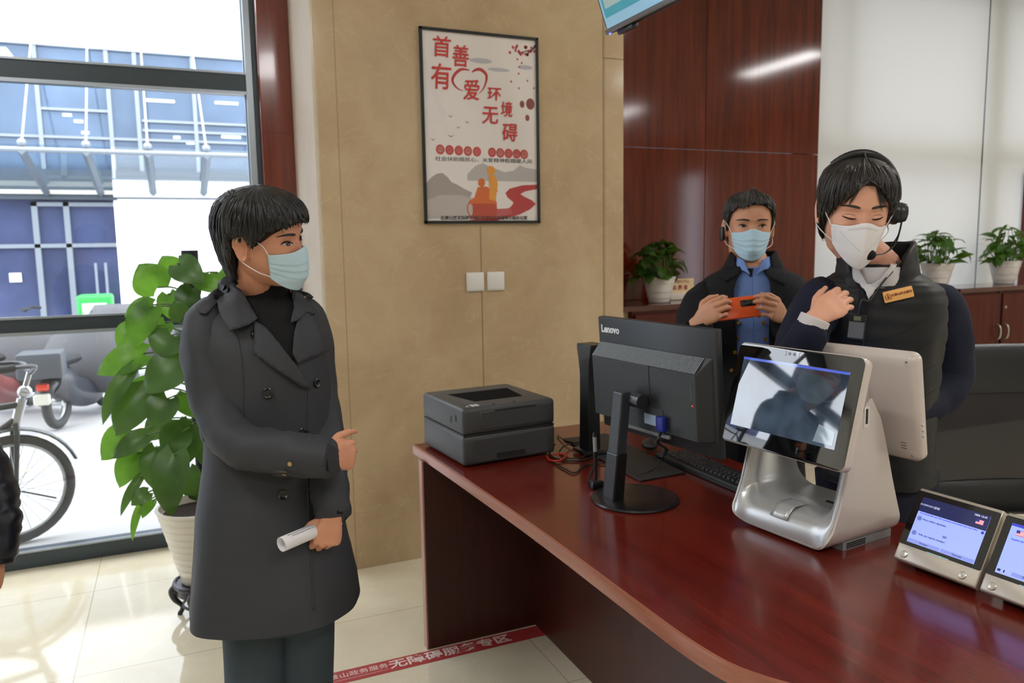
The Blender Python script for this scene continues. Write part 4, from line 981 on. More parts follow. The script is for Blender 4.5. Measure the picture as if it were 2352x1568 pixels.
obj('stay', MB().cyl(hub, hub+bd_*.19-ZU*.09, .005, 6), M_BFR, bk, world=True)
bbk = rear+bd_*.44-ZU*.02; st_ = rear+bd_*.30+ZU*.42
for nm, a, b_ in (('top_tube', crown+(clamp-crown)*.4, st_), ('down_tube', crown+ZU*.03, bbk), ('seat_tube', bbk, st_+ZU*.12), ('chain_stay', bbk, rear), ('seat_stay', st_, rear)):
    obj(nm, MB().cyl(a, b_, .017, 10), M_BFR, bk, world=True)
obj('saddle', MB().ball(st_+ZU*.15, (.13, .08, .035), 16, 10), M_GRIP, bk, world=True)
obj('crank', MB().cyl(bbk-sdb*.09, bbk+sdb*.09, .03, 14), M_RIM, bk, world=True)
def scooter(loc, az, body, label, cover=None, box=None, basket=False, k_=.80):
    t = thing('electric_scooter', label, 'scooter', (loc[0], loc[1], 0), group='scooters parked in the street')
    d = Vector((math.cos(R(az)), math.sin(R(az)), 0)); s_ = Vector((-d.y, d.x, 0)); o = Vector((loc[0], loc[1], 0))
    P = lambda f, l, z: o+(d*f+s_*l+ZU*z)*k_
    mb = mat('scooter_'+str(body[0]), body, .35)
    wheel_parts(t, P(0, 0, .278), d, .222, 0, .04); wheel_parts(t, P(1.2, 0, .278), d, .222, 0, .04)
    obj('deck', MB().tube([P(-.12, 0, .56), P(.1, 0, .5), P(.35, 0, .36), P(.8, 0, .26), P(.98, 0, .34)], [.13, .16, .14, .13, .10], 14, 4, .8), mb, t, world=True)
    obj('seat', MB().tube([P(-.18, 0, .72), P(.05, 0, .74), P(.3, 0, .73), P(.48, 0, .70)], [.11, .13, .12, .07], 14, 4, .5, side=s_), M_GRIP, t, world=True)
    obj('leg_shield', MB().tube([P(.95, 0, .28), P(1.0, 0, .6), P(1.03, 0, .86)], [.13, .19, .12], 14, 4, .35, side=s_), mb, t, world=True)
    obj('rear_guard', MB().tube([P(-.27, 0, .3), P(-.22, 0, .48), P(0, 0, .54)], [.05, .08, .09], 10, 3, .6, side=s_), mb, t, world=True)
    obj('handlebar', MB().tube([P(.9, .33, 1.02), P(1.0, .2, 1.04), P(1.02, 0, 1.0), P(1.0, -.2, 1.04), P(.9, -.33, 1.02)], .018, 8, 4), M_GRIP, t, world=True)
    obj('fork', MB().cyl(P(1.2, 0, .235), P(1.05, 0, .8), .03, 10), M_RIM, t, world=True)
    for l in ():
        obj('mirror', MB().tube([P(.98, l, 1.04), P(1.0, l*1.2, 1.2)], .006, 6).ball(P(1.0, l*1.25, 1.25), (.06, .03, .045), 12, 8), M_GRIP, t, world=True)
    obj('tail_light', MB().rbox(P(-.26, 0, .5), (.09, .09, .06), .015, 2), mat('tail_red', (222, 74, 54), .3), t, world=True)
    obj('number_plate', MB().rbox(P(-.29, 0, .38), (.12, .12, .09), .01, 1), mat('plate_pale', (210, 212, 200), .4), t, world=True)
    if cover:
        rows = []
        for k in range(12):
            u = k/11; w_ = .30+.20*math.sin(PI*min(1, u*.75))+.10*u; z = 1.12-.90*u; fw = 1.0-.12*math.sin(PI*u)-.14*u
            rows.append([P(fw+(.13+.05*u)*math.cos(a)-.02*math.sin(5*a)*u, (w_+.035*u*math.sin(6*a))*math.sin(a), z+.06*math.cos(2*a)*u) for a in [2*PI*q/32 for q in range(32)]])
        obj('windshield_quilt', MB().loft(rows), mat('quilt_'+str(cover[0]), cover, .7, bump=(14, .3)), t, world=True, ang=180)
    if basket: obj('rear_crate', MB().rbox(P(-.24, 0, .74), (.33, .33, .21), .02, 2), mat('crate_dark', (74, 80, 88), .6), t, world=True)
    if box:
        bx_ = obj('delivery_box', MB().rbox(P(.0, 0, 1.02), (.40, .40, .33), .04, 3), mat('box_green', box, .5), t, world=True)
        obj('box_panel', MB().rbox(P(.0, 0, 1.0)+Vector((0, -.195, 0)), (.28, .03, .16), .01, 2), mat('box_panel', (196, 240, 196), .5), bx_, world=True)
    return t
scooter((-.99, 7.6), 72, (60, 64, 72), 'electric scooter with grey windshield quilt and dark crate behind the bicycle', (88, 90, 95), None, True)
scooter((-.72, 9.5), 84, (52, 58, 70), 'dark electric scooter with pale quilt beyond the crate scooter', (92, 94, 100))
scooter((-1.62, 8.0), 76, (150, 90, 92), 'scooter with silver grey quilt at the left edge of the window', (88, 90, 94))
scooter((-.93, 11.2), 170, (60, 90, 70), 'delivery scooter with bright green box in front of the shop doors', None, (56, 170, 84))
scooter((.1, 9.6), 88, (170, 70, 72), 'red scooter seen through the leaves of the large pothos', (112, 114, 118))
# ================================================================ people
from mathutils.bvhtree import BVHTree
from mathutils.geometry import delaunay_2d_cdt, interpolate_bezier
def m_skin(name, a, b, c):
    t = NT(name); f = t.noise(t.pos(coord='obj'), 28, 4); g = t.noise(t.pos(coord='obj'), 9, 2)
    k = t.mix(g, lin(a), lin(b)); k = t.mix(t.val('MULTIPLY', f, .25), k, lin(c))
    t.set(Base_Color=k, Roughness=.48, Specular_IOR_Level=.4); return t.m
def m_cloth(name, col, rough=.8, weave=900, wb=.1, fold=0, sheen=.0, var=.12):
    t = NT(name); c = lin(col); p = t.pos(coord='obj')
    f = t.noise(p, 6, 3); t.set(Base_Color=t.ramp(f, [(.3, tuple(x*(1-var) for x in c)), (.7, tuple(x*(1+var) for x in c))]), Roughness=rough, Specular_IOR_Level=.3)
    h = t.noise(p, weave, 2)
    if fold: h = t.val('ADD', t.val('MULTIPLY', h, .15), t.noise(t.pos((1, 1, .35), 'obj'), fold, 3, .5, .6))
    t.bump(h, wb if not fold else max(wb, .35), .006 if fold else .001)
    if sheen: t.set(Sheen_Weight=sheen, Sheen_Roughness=.4)
    return t.m
def m_hair(name, dark, light):
    t = NT(name); p = t.pos((220, 220, 10), 'obj'); f = t.noise(p, 1, 3, .7)
    t.set(Base_Color=t.ramp(f, [(.3, lin(dark)), (.75, lin(light))]), Roughness=.38, Specular_IOR_Level=.5)
    t.bump(f, .5, .002); return t.m
# ---- head surface: x forward, y to the person's left, z up, eyes at z = 0
HT = [(-.119, .060, .015, .012), (-.116, .072, .000, .026), (-.108, .081, -.012, .037), (-.095, .086, -.030, .049), (-.08, .0875, -.052, .0585), (-.06, .088, -.072, .066), (-.04, .0885, -.090, .0705),
      (-.02, .0885, -.100, .0735), (0, .088, -.106, .075), (.02, .0885, -.108, .0765), (.045, .086, -.107, .076), (.07, .076, -.099, .0715), (.09, .058, -.085, .060), (.103, .034, -.062, .043), (.110, .010, -.035, .022), (.1125, -.008, -.016, .005)]
def G(y, z, y0, z0, sy, sz): return math.exp(-((y-y0)/sy)**2-((z-z0)/sz)**2)
NOSE = [(-.06, 0, .010), (-.052, .004, .011), (-.046, .0155, .011), (-.038, .0205, .0105), (-.02, .013, .0085), (0, .0055, .0075), (.012, .001, .009), (.03, 0, .01)]
def bumps(y, z, lid=0):
    a = abs(y); d = 0
    d += -.0075*G(a, z, .031, .004, .017, .011) + (.0058+lid*.001)*G(a, z, .032, -.001, .0125, .0085)
    d += .0035*G(a, z, .028, .021, .022, .007) + .004*G(a, z, .046, -.028, .018, .016)
    if -.06 < z < .03:
        n_, s_ = lerp_table(NOSE, z); d += n_*math.exp(-(y/s_)**2)
    d += .008*G(a, z, .014, -.043, .0065, .007)
    d += .0055*G(y, z, 0, -.069, .018, .0045) + .006*G(y, z, 0, -.079, .016, .005) - .003*G(y, z, 0, -.0735, .02, .002) - .003*G(y, z, 0, -.09, .02, .006) + .006*G(y, z, 0, -.105, .018, .01)
    return d
def head_pt(th, z, lid=0, nx=2.25, bump=True):
    f, b, w_ = lerp_table(HT, z)
    c, s = math.cos(th), math.sin(th)
    ff, bb = f-.0, b
    mid = -.012 if f > .03 else (f+b)/2
    dep = (ff-mid) if c > 0 else (mid-bb)
    x = mid+dep*math.copysign(abs(c)**(2/nx), c); y = w_*math.copysign(abs(s)**(2/nx), s)
    if bump and c > 0: x += bumps(y, z, lid)*min(1, c*2.5)
    return Vector((x, y, z))
def face_pt(y, z, off=.0012, lid=0):
    f, b, w_ = lerp_table(HT, z)
    s = min(.999, abs(y)/w_)**(2.25/2); th = math.asin(s)
    p = head_pt(math.copysign(th, y), z, lid); q = head_pt(math.copysign(min(1.5, th+.02), y), z, lid)
    return p+Vector((math.cos(th*.8), math.copysign(math.sin(th*.8), y), 0))*off
def head_mb(M, s=1.0, lid=0):
    mb = MB(); n, m_ = 168, 110; rings = []
    for i in range(m_+1):
        z = -.119+(.1125+.119)*i/m_
        if i == 0: z += .0001
        r = []
        for j in range(n):
            u = -PI+2*PI*j/n; th = u-.45*math.sin(u)
            r.append(M @ (head_pt(th, z, lid)*s))
        rings.append(r)
    mb.loft(rings)
    for sd in (1, -1):                           # ears
        e = MB(); rr_ = []
        for k, (ox, oz, a, b, yy) in enumerate(((0, 0, .010, .020, .066), (-.002, -.001, .015, .028, .074), (-.005, 0, .018, .033, .082), (-.007, .001, .0195, .035, .087), (-.007, .001, .0165, .031, .0885), (-.005, 0, .010, .021, .081))):
            rr_.append([Vector((-.008+ox+a*math.cos(t)*(1 if math.sin(t) > -.2 else .8)-.006*math.sin(t), sd*(yy+.006*max(0, -math.cos(t))), -.012+oz+b*math.sin(t))) for t in [2*PI*q/24 for q in range(24)]])
        e.loft(rr_)
        mb.add([M @ (p*s) for p in e.v], e.f)
    return mb
def eye_set(par, M, s=1.0, opening=.0095, closed=False, gaze=0, lid=0, iris=(34, 22, 16), brow=(34, 28, 26), browz=.0, white=(168, 156, 148)):
    T_ = lambda p: M @ (p*s)
    for sd in (1, -1):
        cy = .0325*sd; hw = .0145
        up = lambda t: opening*.62*max(0, 1-abs(t)**2.2)+.0006
        dn = lambda t: -opening*.38*max(0, 1-abs(t)**2.0)
        if not closed:
            mb = MB().grid(lambda u, v: T_(face_pt(cy+hw*(2*u-1), dn(2*u-1)+(up(2*u-1)-dn(2*u-1))*v+.0012*(2*u-1)*sd, .0016, lid)), 14, 6)
            e = obj('eye', mb, mat('eye_white', white, .2), par, world=True, ang=180)
            ir = .0058
            def irp(u, v):
                a = 2*PI*u; r = ir*v; y = r*math.cos(a)+gaze; z = r*math.sin(a)+.0008
                t = max(-1, min(1, y/hw)); z = max(dn(t)+.0002, min(up(t)-.0002, z))
                return T_(face_pt(cy+y, z, .0021, lid))
            obj('iris', MB().grid(irp, 20, 3), mat('iris_%d' % iris[0], iris, .1), e, world=True, ang=180)
        else:
            e = None
        lash = [T_(face_pt(cy+hw*1.04*t, (up(t) if not closed else -.0035-.002*(1-t*t))+.0012*t*sd, .0022, lid)) for t in [-1+2*k/12 for k in range(13)]]
        obj('eyelash', MB().tube(lash, [.0005+.0012*math.sin(PI*k/12)**.5 for k in range(13)], 6), mat('lash_black', (20, 15, 14), .9, spec=.1), par, world=True, ang=180)
        cr = [T_(face_pt(cy+hw*.95*t, (.0085 if not closed else .004)-.003*t*t, .0004, lid)) for t in [-1+2*k/10 for k in range(11)]]
        obj('lid_crease', MB().tube(cr, [.0002+.0005*math.sin(PI*k/10) for k in range(11)], 5), mat('crease_brown', (96, 58, 44), .9, spec=.1), par, world=True, ang=180)
        def bw(u, v):
            y = .013+.043*u; zc = .0215+.0045*math.sin(PI*u*.75)-.004*u*u+browz; th_ = .0034*(1-u)**.5*min(1, .55+u*2)+.0004
            return T_(face_pt(sd*y, zc+th_*(2*v-1), .0012))
        obj('eyebrow', MB().grid(bw, 16, 3), mat('brow_%d' % brow[0], brow, .7), par, world=True, ang=180)
# ---- hand: x along the fingers, z out of the back of the hand, thumb on +y side of the frame
def hand_mb(mb, M, s=1.0, curls=None, spread=.06, thumb=None):
    T_ = lambda p: M @ (Vector(p)*s)
    rows = [(-.03, .025, .019, 0), (0, .027, .0185, 0), (.02, .034, .0175, .002), (.045, .040, .0165, .002), (.07, .042, .0145, 0), (.088, .041, .012, 0), (.094, .036, .008, 0)]
    rings = []
    for x, hw, ht, oy in rows:
        rings.append([T_((x-.006*abs(math.cos(a))**2*(1 if x > .06 else 0), oy+hw*math.copysign(abs(math.cos(a))**.75, math.cos(a)), ht*math.copysign(abs(math.sin(a))**.8, math.sin(a))-(.004 if x > .05 else 0))) for a in [2*PI*k/20 for k in range(20)]])
    mb.loft(rings)
    curls = curls or [(20, 25, 15)]*4
    base = [(.086, .0305), (.091, .0105), (.087, -.010), (.078, -.0285)]
    lens = [(.043, .026, .020), (.047, .030, .021), (.044, .028, .021), (.034, .021, .019)]
    rad = [.0092, .0095, .0090, .0078]
    for k in range(4):
        x, y = base[k]; p = Vector((x-.012, y, -.003)); a = 0; sp = spread*(1.5-k)
        pts = [p]; rs = [rad[k]*1.12]
        q = Vector((x, y, -.003)); pts.append(q); rs.append(rad[k]*1.14)
        for i in range(3):
            a += R(curls[k][i]); d = Vector((math.cos(a)*math.cos(sp), math.cos(a)*math.sin(sp), -math.sin(a)))
            m1 = q+d*lens[k][i]*.5; q = q+d*lens[k][i]
            pts += [m1, q]; rs += [rad[k]*(.95-.1*i), rad[k]*((1.0-.1*i) if i < 2 else .62)]
        mb.tube([T_(v) for v in pts], [r*s for r in rs], 12, 3)
        mb.ball(T_(q), rad[k]*.68*s, 10, 8)
    t = thumb or ((.75, .62, -.2), (.9, .42, -.1), (.95, .3, 0))
    q = Vector((.018, .022, -.006)); pts = [q]; rs = [.013]
    for d, L, r in zip(t, (.040, .034, .028), (.0115, .0102, .0072)):
        d = Vector(d).normalized(); pts += [q+d*L*.5, q+d*L]; rs += [r*1.04, r]; q = q+d*L
    mb.tube([T_(v) for v in pts], [r*s for r in rs], 12, 3); mb.ball(T_(q), .0074*s, 10, 8)
def hframe(wrist, x, dorsal, side):              # side +1 right hand, -1 left hand
    x = Vector(x).normalized(); z = Vector(dorsal); z = (z-x*z.dot(x)).normalized()
    y = z.cross(x)*side
    return frame(wrist, x, y, z)
def remeshed(name, mb, m, par, voxel=.0021, smooth_it=2):
    me = bpy.data.meshes.new('tmp'); me.from_pydata([tuple(p) for p in mb.v], [], mb.f); me.update()
    o = bpy.data.objects.new('tmp', me); COL.objects.link(o); fix_normals(me)
    k = o.modifiers.new('r', 'REMESH'); k.mode = 'VOXEL'; k.voxel_size = voxel; k.use_smooth_shade = True
    k = o.modifiers.new('s', 'SMOOTH'); k.factor = .5; k.iterations = smooth_it
    bpy.context.view_layer.update()
    e = bpy.data.meshes.new_from_object(o.evaluated_get(bpy.context.evaluated_depsgraph_get()))
    bpy.data.objects.remove(o); bpy.data.meshes.remove(me)
    e.transform(ROOTM[par.name].inverted()); e.name = name
    e.materials.clear(); e.materials.append(m); e.polygons.foreach_set('use_smooth', [True]*len(e.polygons))
    r = bpy.data.objects.new(name, e); COL.objects.link(r); r.parent = par; ROOTM[r.name] = ROOTM[par.name]
    return r
RH = Vector((CR.x, CR.y, 0)).normalized(); FH = Vector((CF.x, CF.y, 0)).normalized()
def ring(py, xl, xr, Z, hd, n=44, ex=2.3):   # horizontal oval at a body height, its outline reaching from xl to xr in the picture
    c = pt((xl+xr)/2, py, Z); f = c-CAM; f = Vector((f.x, f.y, 0)).normalized(); r = Vector((f.y, -f.x, 0))
    hw = (xr-xl)/2*Z/FPX*f.dot(FH)
    return [c+r*hw*math.copysign(abs(math.cos(a))**(2/ex), math.cos(a))+f*hd*math.copysign(abs(math.sin(a))**(2/ex), math.sin(a)) for a in [2*PI*k/n for k in range(n)]]
def rings_smooth(rows, steps=3):
    out = []; tab = [(i,)+tuple(r) for i, r in enumerate(rows)]
    for i in range((len(rows)-1)*steps+1): out.append(lerp_table(tab, i/steps))
    return out
def torso(rows, mb=None, n=44, ex=2.3, steps=3): return (mb or MB()).loft([ring(*r, n=n, ex=ex) for r in rings_smooth(rows, steps)])
def limb(mb, rows, n=18, steps=4, flat=1.0):     # rows (px, py, Z, radius)
    return mb.tube([pt(a, b, c) for a, b, c, r in rows], [r for *_, r in rows], n, steps, flat)
def wrinkle(amp, fx, fz, seed=0, amp2=0, f2=60):
    def f(o):
        me = o.data; me.update(); off = Vector((seed*7.3, seed*3.1, seed))
        nn = [v.normal.copy() for v in me.vertices]
        for v, q in zip(me.vertices, nn):
            p = v.co; k = mnoise.noise(Vector((p.x*fx, p.y*fx, p.z*fz))+off)
            h = amp*k
            if amp2: h += amp2*mnoise.noise(p*f2+off)
            v.co = p+q*h
    return f
class Surf:                                      # the surface of finished cloth, to lay details on
    def __init__(s, objs):
        vs, fs = [], []
        for o in objs:
            M = ROOTM.get(o.name, Matrix()); k = len(vs)
            vs += [M @ v.co for v in o.data.vertices]; fs += [tuple(i+k for i in p.vertices) for p in o.data.polygons]
        s.b = BVHTree.FromPolygons(vs, fs)
    def hit(s, px, py):
        d = pt(px, py, 1.0)-CAM; h = s.b.ray_cast(CAM, d.normalized())
        if h[0] is None:
            return None, None
        n = h[1]
        return h[0], (n if n.dot(d) < 0 else -n)
def densify(poly, step, closed=True):
    out = []; m_ = len(poly) if closed else len(poly)-1
    for i in range(m_):
        a, b = Vector(poly[i]), Vector(poly[(i+1) % len(poly)]); k = max(1, int((b-a).length/step))
        out += [a+(b-a)*j/k for j in range(k)]
    if not closed: out.append(Vector(poly[-1]))
    return out
def patch(name, S, poly, off, m, par, thick=.003, step=8, lift=None, round_=True, **kw):   # piece of cloth lying on a surface
    pl = densify(poly, step); n = len(pl)
    xs = [p.x for p in pl]; ys = [p.y for p in pl]; ins = []
    x = min(xs)+step/2
    while x < max(xs):
        y = min(ys)+step/2
        while y < max(ys):
            q = Vector((x, y))
            c = False; j = n-1
            for i in range(n):
                if (pl[i].y > y) != (pl[j].y > y) and x < (pl[j].x-pl[i].x)*(y-pl[i].y)/(pl[j].y-pl[i].y)+pl[i].x: c = not c
                j = i
            if c and min((q-p).length for p in pl) > step*.45: ins.append(q)
            y += step
        x += step
    V2, E2, F2, *_ = delaunay_2d_cdt(pl+ins, [(i, (i+1) % n) for i in range(n)], [tuple(range(n))], 1, 1e-4)
    hits = [S.hit(v.x, v.y) for v in V2]; good = [h for h in hits if h[0] is not None]
    if not good: return None
    vs = []
    for v, (p, q) in zip(V2, hits):
        if p is None:
            k = min(range(len(hits)), key=lambda i: (V2[i]-v).length if hits[i][0] is not None else 1e9)
            p0, q = hits[k]; Z = (p0-CAM).dot(CF); p = pt(v.x, v.y, Z)
        o_ = off if lift is None else off+lift(v.x, v.y)
        vs.append(p+q*o_)
    mb = MB().add(vs, [tuple(f) for f in F2])
    return obj(name, mb, m, par, world=True, ang=60, solid=thick, **kw)
def stud(name, S, px, py, r, m, par, h=.003, rim=True, off=0):
    p, q = S.hit(px, py)
    if p is None: return
    z = q; x = z.cross(Vector((.1, .2, 1))).normalized(); y = z.cross(x)
    pr_ = [(r*.9, -.002), (r, h*.3), (r, h*.8), (r*.85, h), (r*.7, h*.7), (r*.0+.0004, h*.6)]
    return obj(name, MB().lathe(pr_, 20, M=frame(p+q*off, x, y, z)), m, par, world=True)
def seam(name, S, pts, r, m, par, off=.0004):
    P = []
    for v in densify(pts, 6, False):
        p, q = S.hit(v.x, v.y)
        if p is not None: P.append(p+q*off)
    if len(P) > 1: return obj(name, MB().tube(P, r, 6), m, par, world=True, ang=180)
# ---- hair: shell over the head between the crown and a lower limit that changes round the head
def hair_mb(M, table, low, s=1.0, n=150, m_=26, ridge=.0022, freq=36, seed=1, jag=.004, top=.128, wisps=120, thick=.012, part=None, strands=320):
    rnd = random.Random(seed); mb = MB(); rows = []
    def P(th, z, o=0):
        f, b, w_ = lerp_table(table, z); mid = (f+b)/2; c, sn = math.cos(th), math.sin(th)
        x = -.012+((f+.012) if c > 0 else (-.012-b))*math.copysign(abs(c)**.9, c); y = w_*math.copysign(abs(sn)**.9, sn)
        k = ridge*math.sin(th*freq+4*math.sin(z*25+th*3))+ridge*.8*math.sin(th*freq*2.3+z*40)
        d = Vector((x+.012, y, 0)); L = d.length; d = d/L if L > 1e-6 else Vector((0, 0, 1))
        p = Vector((x, y, z))+d*(k+o)
        if part: p += part(th, z)
        return p
    lows = [low(-PI+2*PI*j/n)+jag*(rnd.random()-.5)*2 for j in range(n)]
    for i in range(m_+1):
        t = i/m_; r = []
        for j in range(n):
            th = -PI+2*PI*j/n; z = top-(top-lows[j])*(t**1.15 if t > 0 else 0)
            r.append(M @ (P(th, z)*s))
        rows.append(r)
    r = []
    for j in range(n):                           # turn the lower edge inwards
        th = -PI+2*PI*j/n; r.append(M @ (P(th, lows[j]+.004, -thick)*s))
    rows.append(r)
    mb.loft(rows)
    for k in range(strands):                     # long locks lying on the shell
        th = rnd.uniform(-PI, PI); zl = low(th); z0 = top-rnd.uniform(.010, .036); pts = []; dth = rnd.uniform(-.12, .12); o0 = rnd.uniform(.0, .0022)
        for q in range(9):
            u = q/8; z = z0+(max(zl, low(th+dth))-z0)*u; pts.append(M @ (P(th+dth*u*u, z+.001, o0*math.sin(PI*(.15+.8*u)))*s))
        w0 = rnd.uniform(.0010, .0024)*s; mb.tube(pts, [w0*.4]+[w0]*6+[w0*.6, .0002], 5)
    for k in range(wisps):                       # loose tapering locks along the edge
        th = rnd.uniform(-PI, PI); zl = low(th); L = rnd.uniform(.025, .06); pts = []
        o0 = rnd.uniform(-.001, .002); dth = rnd.uniform(-.06, .06)
        for q in range(6):
            u = q/5; pts.append(M @ (P(th+dth*u, zl+L*(1-u)-rnd.uniform(.0, .011)*u*u, o0-.003*u)*s))
        w0 = rnd.uniform(.0014, .0032); mb.tube(pts, [w0*s, w0*s, w0*.95*s, w0*.75*s, w0*.45*s, .0002], 5)
    return mb
def mask_surgical(par, M, s, name_col, top=-.019, bot=-.122, half=1.02, tent=.021, loops=True, ear=None):
    def P(u, v, off=0):
        th = half*(2*u-1); z = (top+.009*math.exp(-(th/.28)**2)-.006*abs(th))*(1-v)+(bot+.036*abs(th)**1.8)*v
        f, b, w_ = lerp_table(HT, max(-.1185, z)); ww = max(.060, w_)+.004
        x = -.012+(max(.084, f)+.014)*math.copysign(abs(math.cos(th))**.9, math.cos(th)); y = ww*math.copysign(abs(math.sin(th))**.9, th)
        x += (.003+tent*math.sin(PI*min(1, v*.62+.2)))*math.exp(-(th/.52)**2)-.010*max(0, v-.72)*3.2*math.exp(-(th/.8)**2)
        d = Vector((math.cos(th), math.sin(th), 0))
        pl = 0
        for c in (.34, .52, .70): pl += .0016*(1/(1+math.exp(-(v-c)*90))-.5)*-1*math.exp(-((v-c)/.06)**2)*1.6
        return M @ ((Vector((x, y, z))+d*(off+pl))*s)
    m1 = m_cloth('mask_'+str(name_col[0]), name_col, .75, 500, .08, var=.04)
    o = obj('face_mask', MB().grid(lambda u, v: P(u, v), 40, 44), m1, par, world=True, ang=180, solid=.0012)
    rim = mat('mask_rim_'+str(name_col[0]), (214, 220, 222), .7)
    obj('nose_strip', MB().grid(lambda u, v: P(.06+.88*u, .0+.07*v, .0011), 30, 3), rim, o, world=True, ang=180)
    for sd in ((1, -1) if loops else ()):
        u = .985 if sd > 0 else .015
        e1 = M @ (Vector((-.014, sd*.088, .016))*s); e2 = M @ (Vector((-.020, sd*.086, -.04))*s)
        a, b_ = P(u, .06, .001), P(u, .93, .001)
        m1_ = M @ (Vector((.035, sd*.081, .004))*s); m2_ = M @ (Vector((.022, sd*.079, -.066))*s)
        obj('ear_loop', MB().tube([a, m1_, e1, M @ (Vector((-.028, sd*.086, -.012))*s), e2, m2_, b_], .0013, 6, 6), mat('loop_white', (226, 224, 222), .7), o, world=True, ang=180)
    return o
def simple_shoe(mb_loc, d, par, m):
    c = Vector(mb_loc); d = Vector(d).normalized(); sd = Vector((-d.y, d.x, 0)); rows = []
    for t, w_, h in ((-.10, .026, .06), (-.08, .034, .075), (-.02, .036, .075), (.05, .042, .055), (.12, .042, .036), (.16, .03, .026), (.175, .012, .018)):
        rows.append([c+d*t+sd*(w_*math.cos(a))+ZU*(max(0, math.sin(a))*h+.001) for a in [2*PI*k/16 for k in range(16)]])
    obj('shoe', MB().loft(rows), m, par, world=True)
def HM(eye, az, pitch=0, roll=0, s=1.0, fwd=.082):   # head frame from the point between the eyes
    M = Matrix.Rotation(R(az), 4, 'Z') @ Matrix.Rotation(R(pitch), 4, 'Y') @ Matrix.Rotation(R(roll), 4, 'X')
    o = Vector(eye)-(M @ Vector((fwd*s, 0, 0)))
    return Matrix.Translation(o) @ M
# ---------------------------------------------------------------- woman in the dark trench coat
wo_ = thing('person', 'woman with bobbed black hair, blue face mask and long dark trench coat, hands folded', 'person', Vector((.22, 2.1, 0)))
M_SKW = m_skin('skin_woman', (208, 150, 120), (190, 128, 98), (214, 150, 128))
M_COAT = m_cloth('trench_cloth', (52, 54, 59), .62, 700, .08, 0, .0, .08)
M_KNIT = m_cloth('black_knit', (16, 16, 18), .9, 300, .3)
HW = HM(pt(678, 555, 1.915), -37, 9, 12, 1.0)
b = head_mb(HW)
b.tube([HW @ Vector((-.035, 0, -.03)), HW @ Vector((-.035, 0, -.09)), pt(606, 678, 2.03), pt(602, 720, 2.04)], [.062, .056, .056, .07], 20, 4)
torso([(705, 540, 668, 2.04, .06), (735, 490, 710, 2.03, .075), (850, 500, 725, 2.02, .085), (1000, 510, 720, 2.02, .085), (1150, 490, 735, 2.03, .11), (1260, 500, 735, 2.03, .11)], b, 30)
limb(b, [(505, 745, 1.97, .04), (490, 850, 1.94, .04), (510, 960, 1.89, .038), (545, 1020, 1.845, .038), (640, 1042, 1.80, .032), (742, 1048, 1.765, .026)])
hR = pt(744, 1046, 1.775)
hand_mb(b, hframe(hR, CR*.74+CF*.62-CU*.06, -CF*.70+CR*.62+CU*.08, 1), .86, [(70, 60, 30), (78, 62, 30), (80, 62, 35), (80, 60, 35)], .075, ((.62, .62, -.05), (.88, .28, -.15), (.9, .1, -.3)))
limb(b, [(690, 735, 2.08, .04), (722, 850, 2.07, .04), (735, 960, 2.03, .038), (752, 1070, 1.95, .033), (762, 1165, 1.885, .027), (764, 1185, 1.875, .026)])
hL = pt(764, 1180, 1.87)
hand_mb(b, hframe(hL, -CU*.9-CR*.16-CF*.12, -CF*.85+CR*.35, -1), .82, [(62, 85, 40), (66, 88, 40), (70, 90, 40), (72, 90, 40)], .075, ((.55, .75, -.25), (.75, .35, -.55), (.6, .0, -.8)))
for sd in (-1, 1):                               # slim legs inside the trousers
    limb(b, [(635+42*sd, 1240, 2.03+.02*sd, .075), (640+38*sd, 1480, 2.03+.02*sd, .06), (642+36*sd, 1800, 2.03+.02*sd, .045), (642+36*sd, 1905, 2.05+.02*sd, .038)])
remeshed('body', b, M_SKW, wo_, .0023)
eye_set(wo_, HW, 1.0, .0085, gaze=.0012)
mask_surgical(wo_, HW, 1.0, (190, 217, 231), top=-.018)
HTW = [(-.135, .03, -.068, .056), (-.11, .04, -.088, .071), (-.08, .05, -.104, .084), (-.04, .06, -.117, .094), (0, .095, -.128, .100), (.03, .106, -.131, .101), (.06, .102, -.128, .098), (.09, .086, -.112, .085), (.11, .058, -.085, .064), (.124, .018, -.045, .03), (.128, -.01, -.02, .008)]
def low_w(th):
    a = abs(th)
    if a < 1.0: return .052-.020*(a/1.0)**2
    if a < 1.32: return .032-(a-1.0)/.32*.044
    if a < 1.40: return -.012+(a-1.32)/.08*.024
    if a < 1.72: return .012+.004*math.sin((a-1.4)*8)
    if a < 1.95: return .012-(a-1.72)/.23*.112
    return -.100-.020*min(1, (a-1.95)/.5)
obj('hair', hair_mb(HW, HTW, low_w, seed=2, ridge=.0012, freq=29, jag=.008, wisps=150), m_hair('hair_black', (10, 10, 11), (30, 29, 29)), wo_, world=True, ang=180)
# turtleneck sweater
sw = MB().loft([ring(*r, n=40) for r in rings_smooth([(640, 556, 660, 2.015, .062), (652, 553, 664, 2.02, .066), (668, 552, 668, 2.025, .068), (690, 548, 680, 2.03, .072), (715, 520, 700, 2.03, .08)], 4)], False)
swo = obj('sweater', sw, M_KNIT, wo_, world=True, ang=180, solid=-.004, pre=wrinkle(.003, 20, 60, 3))
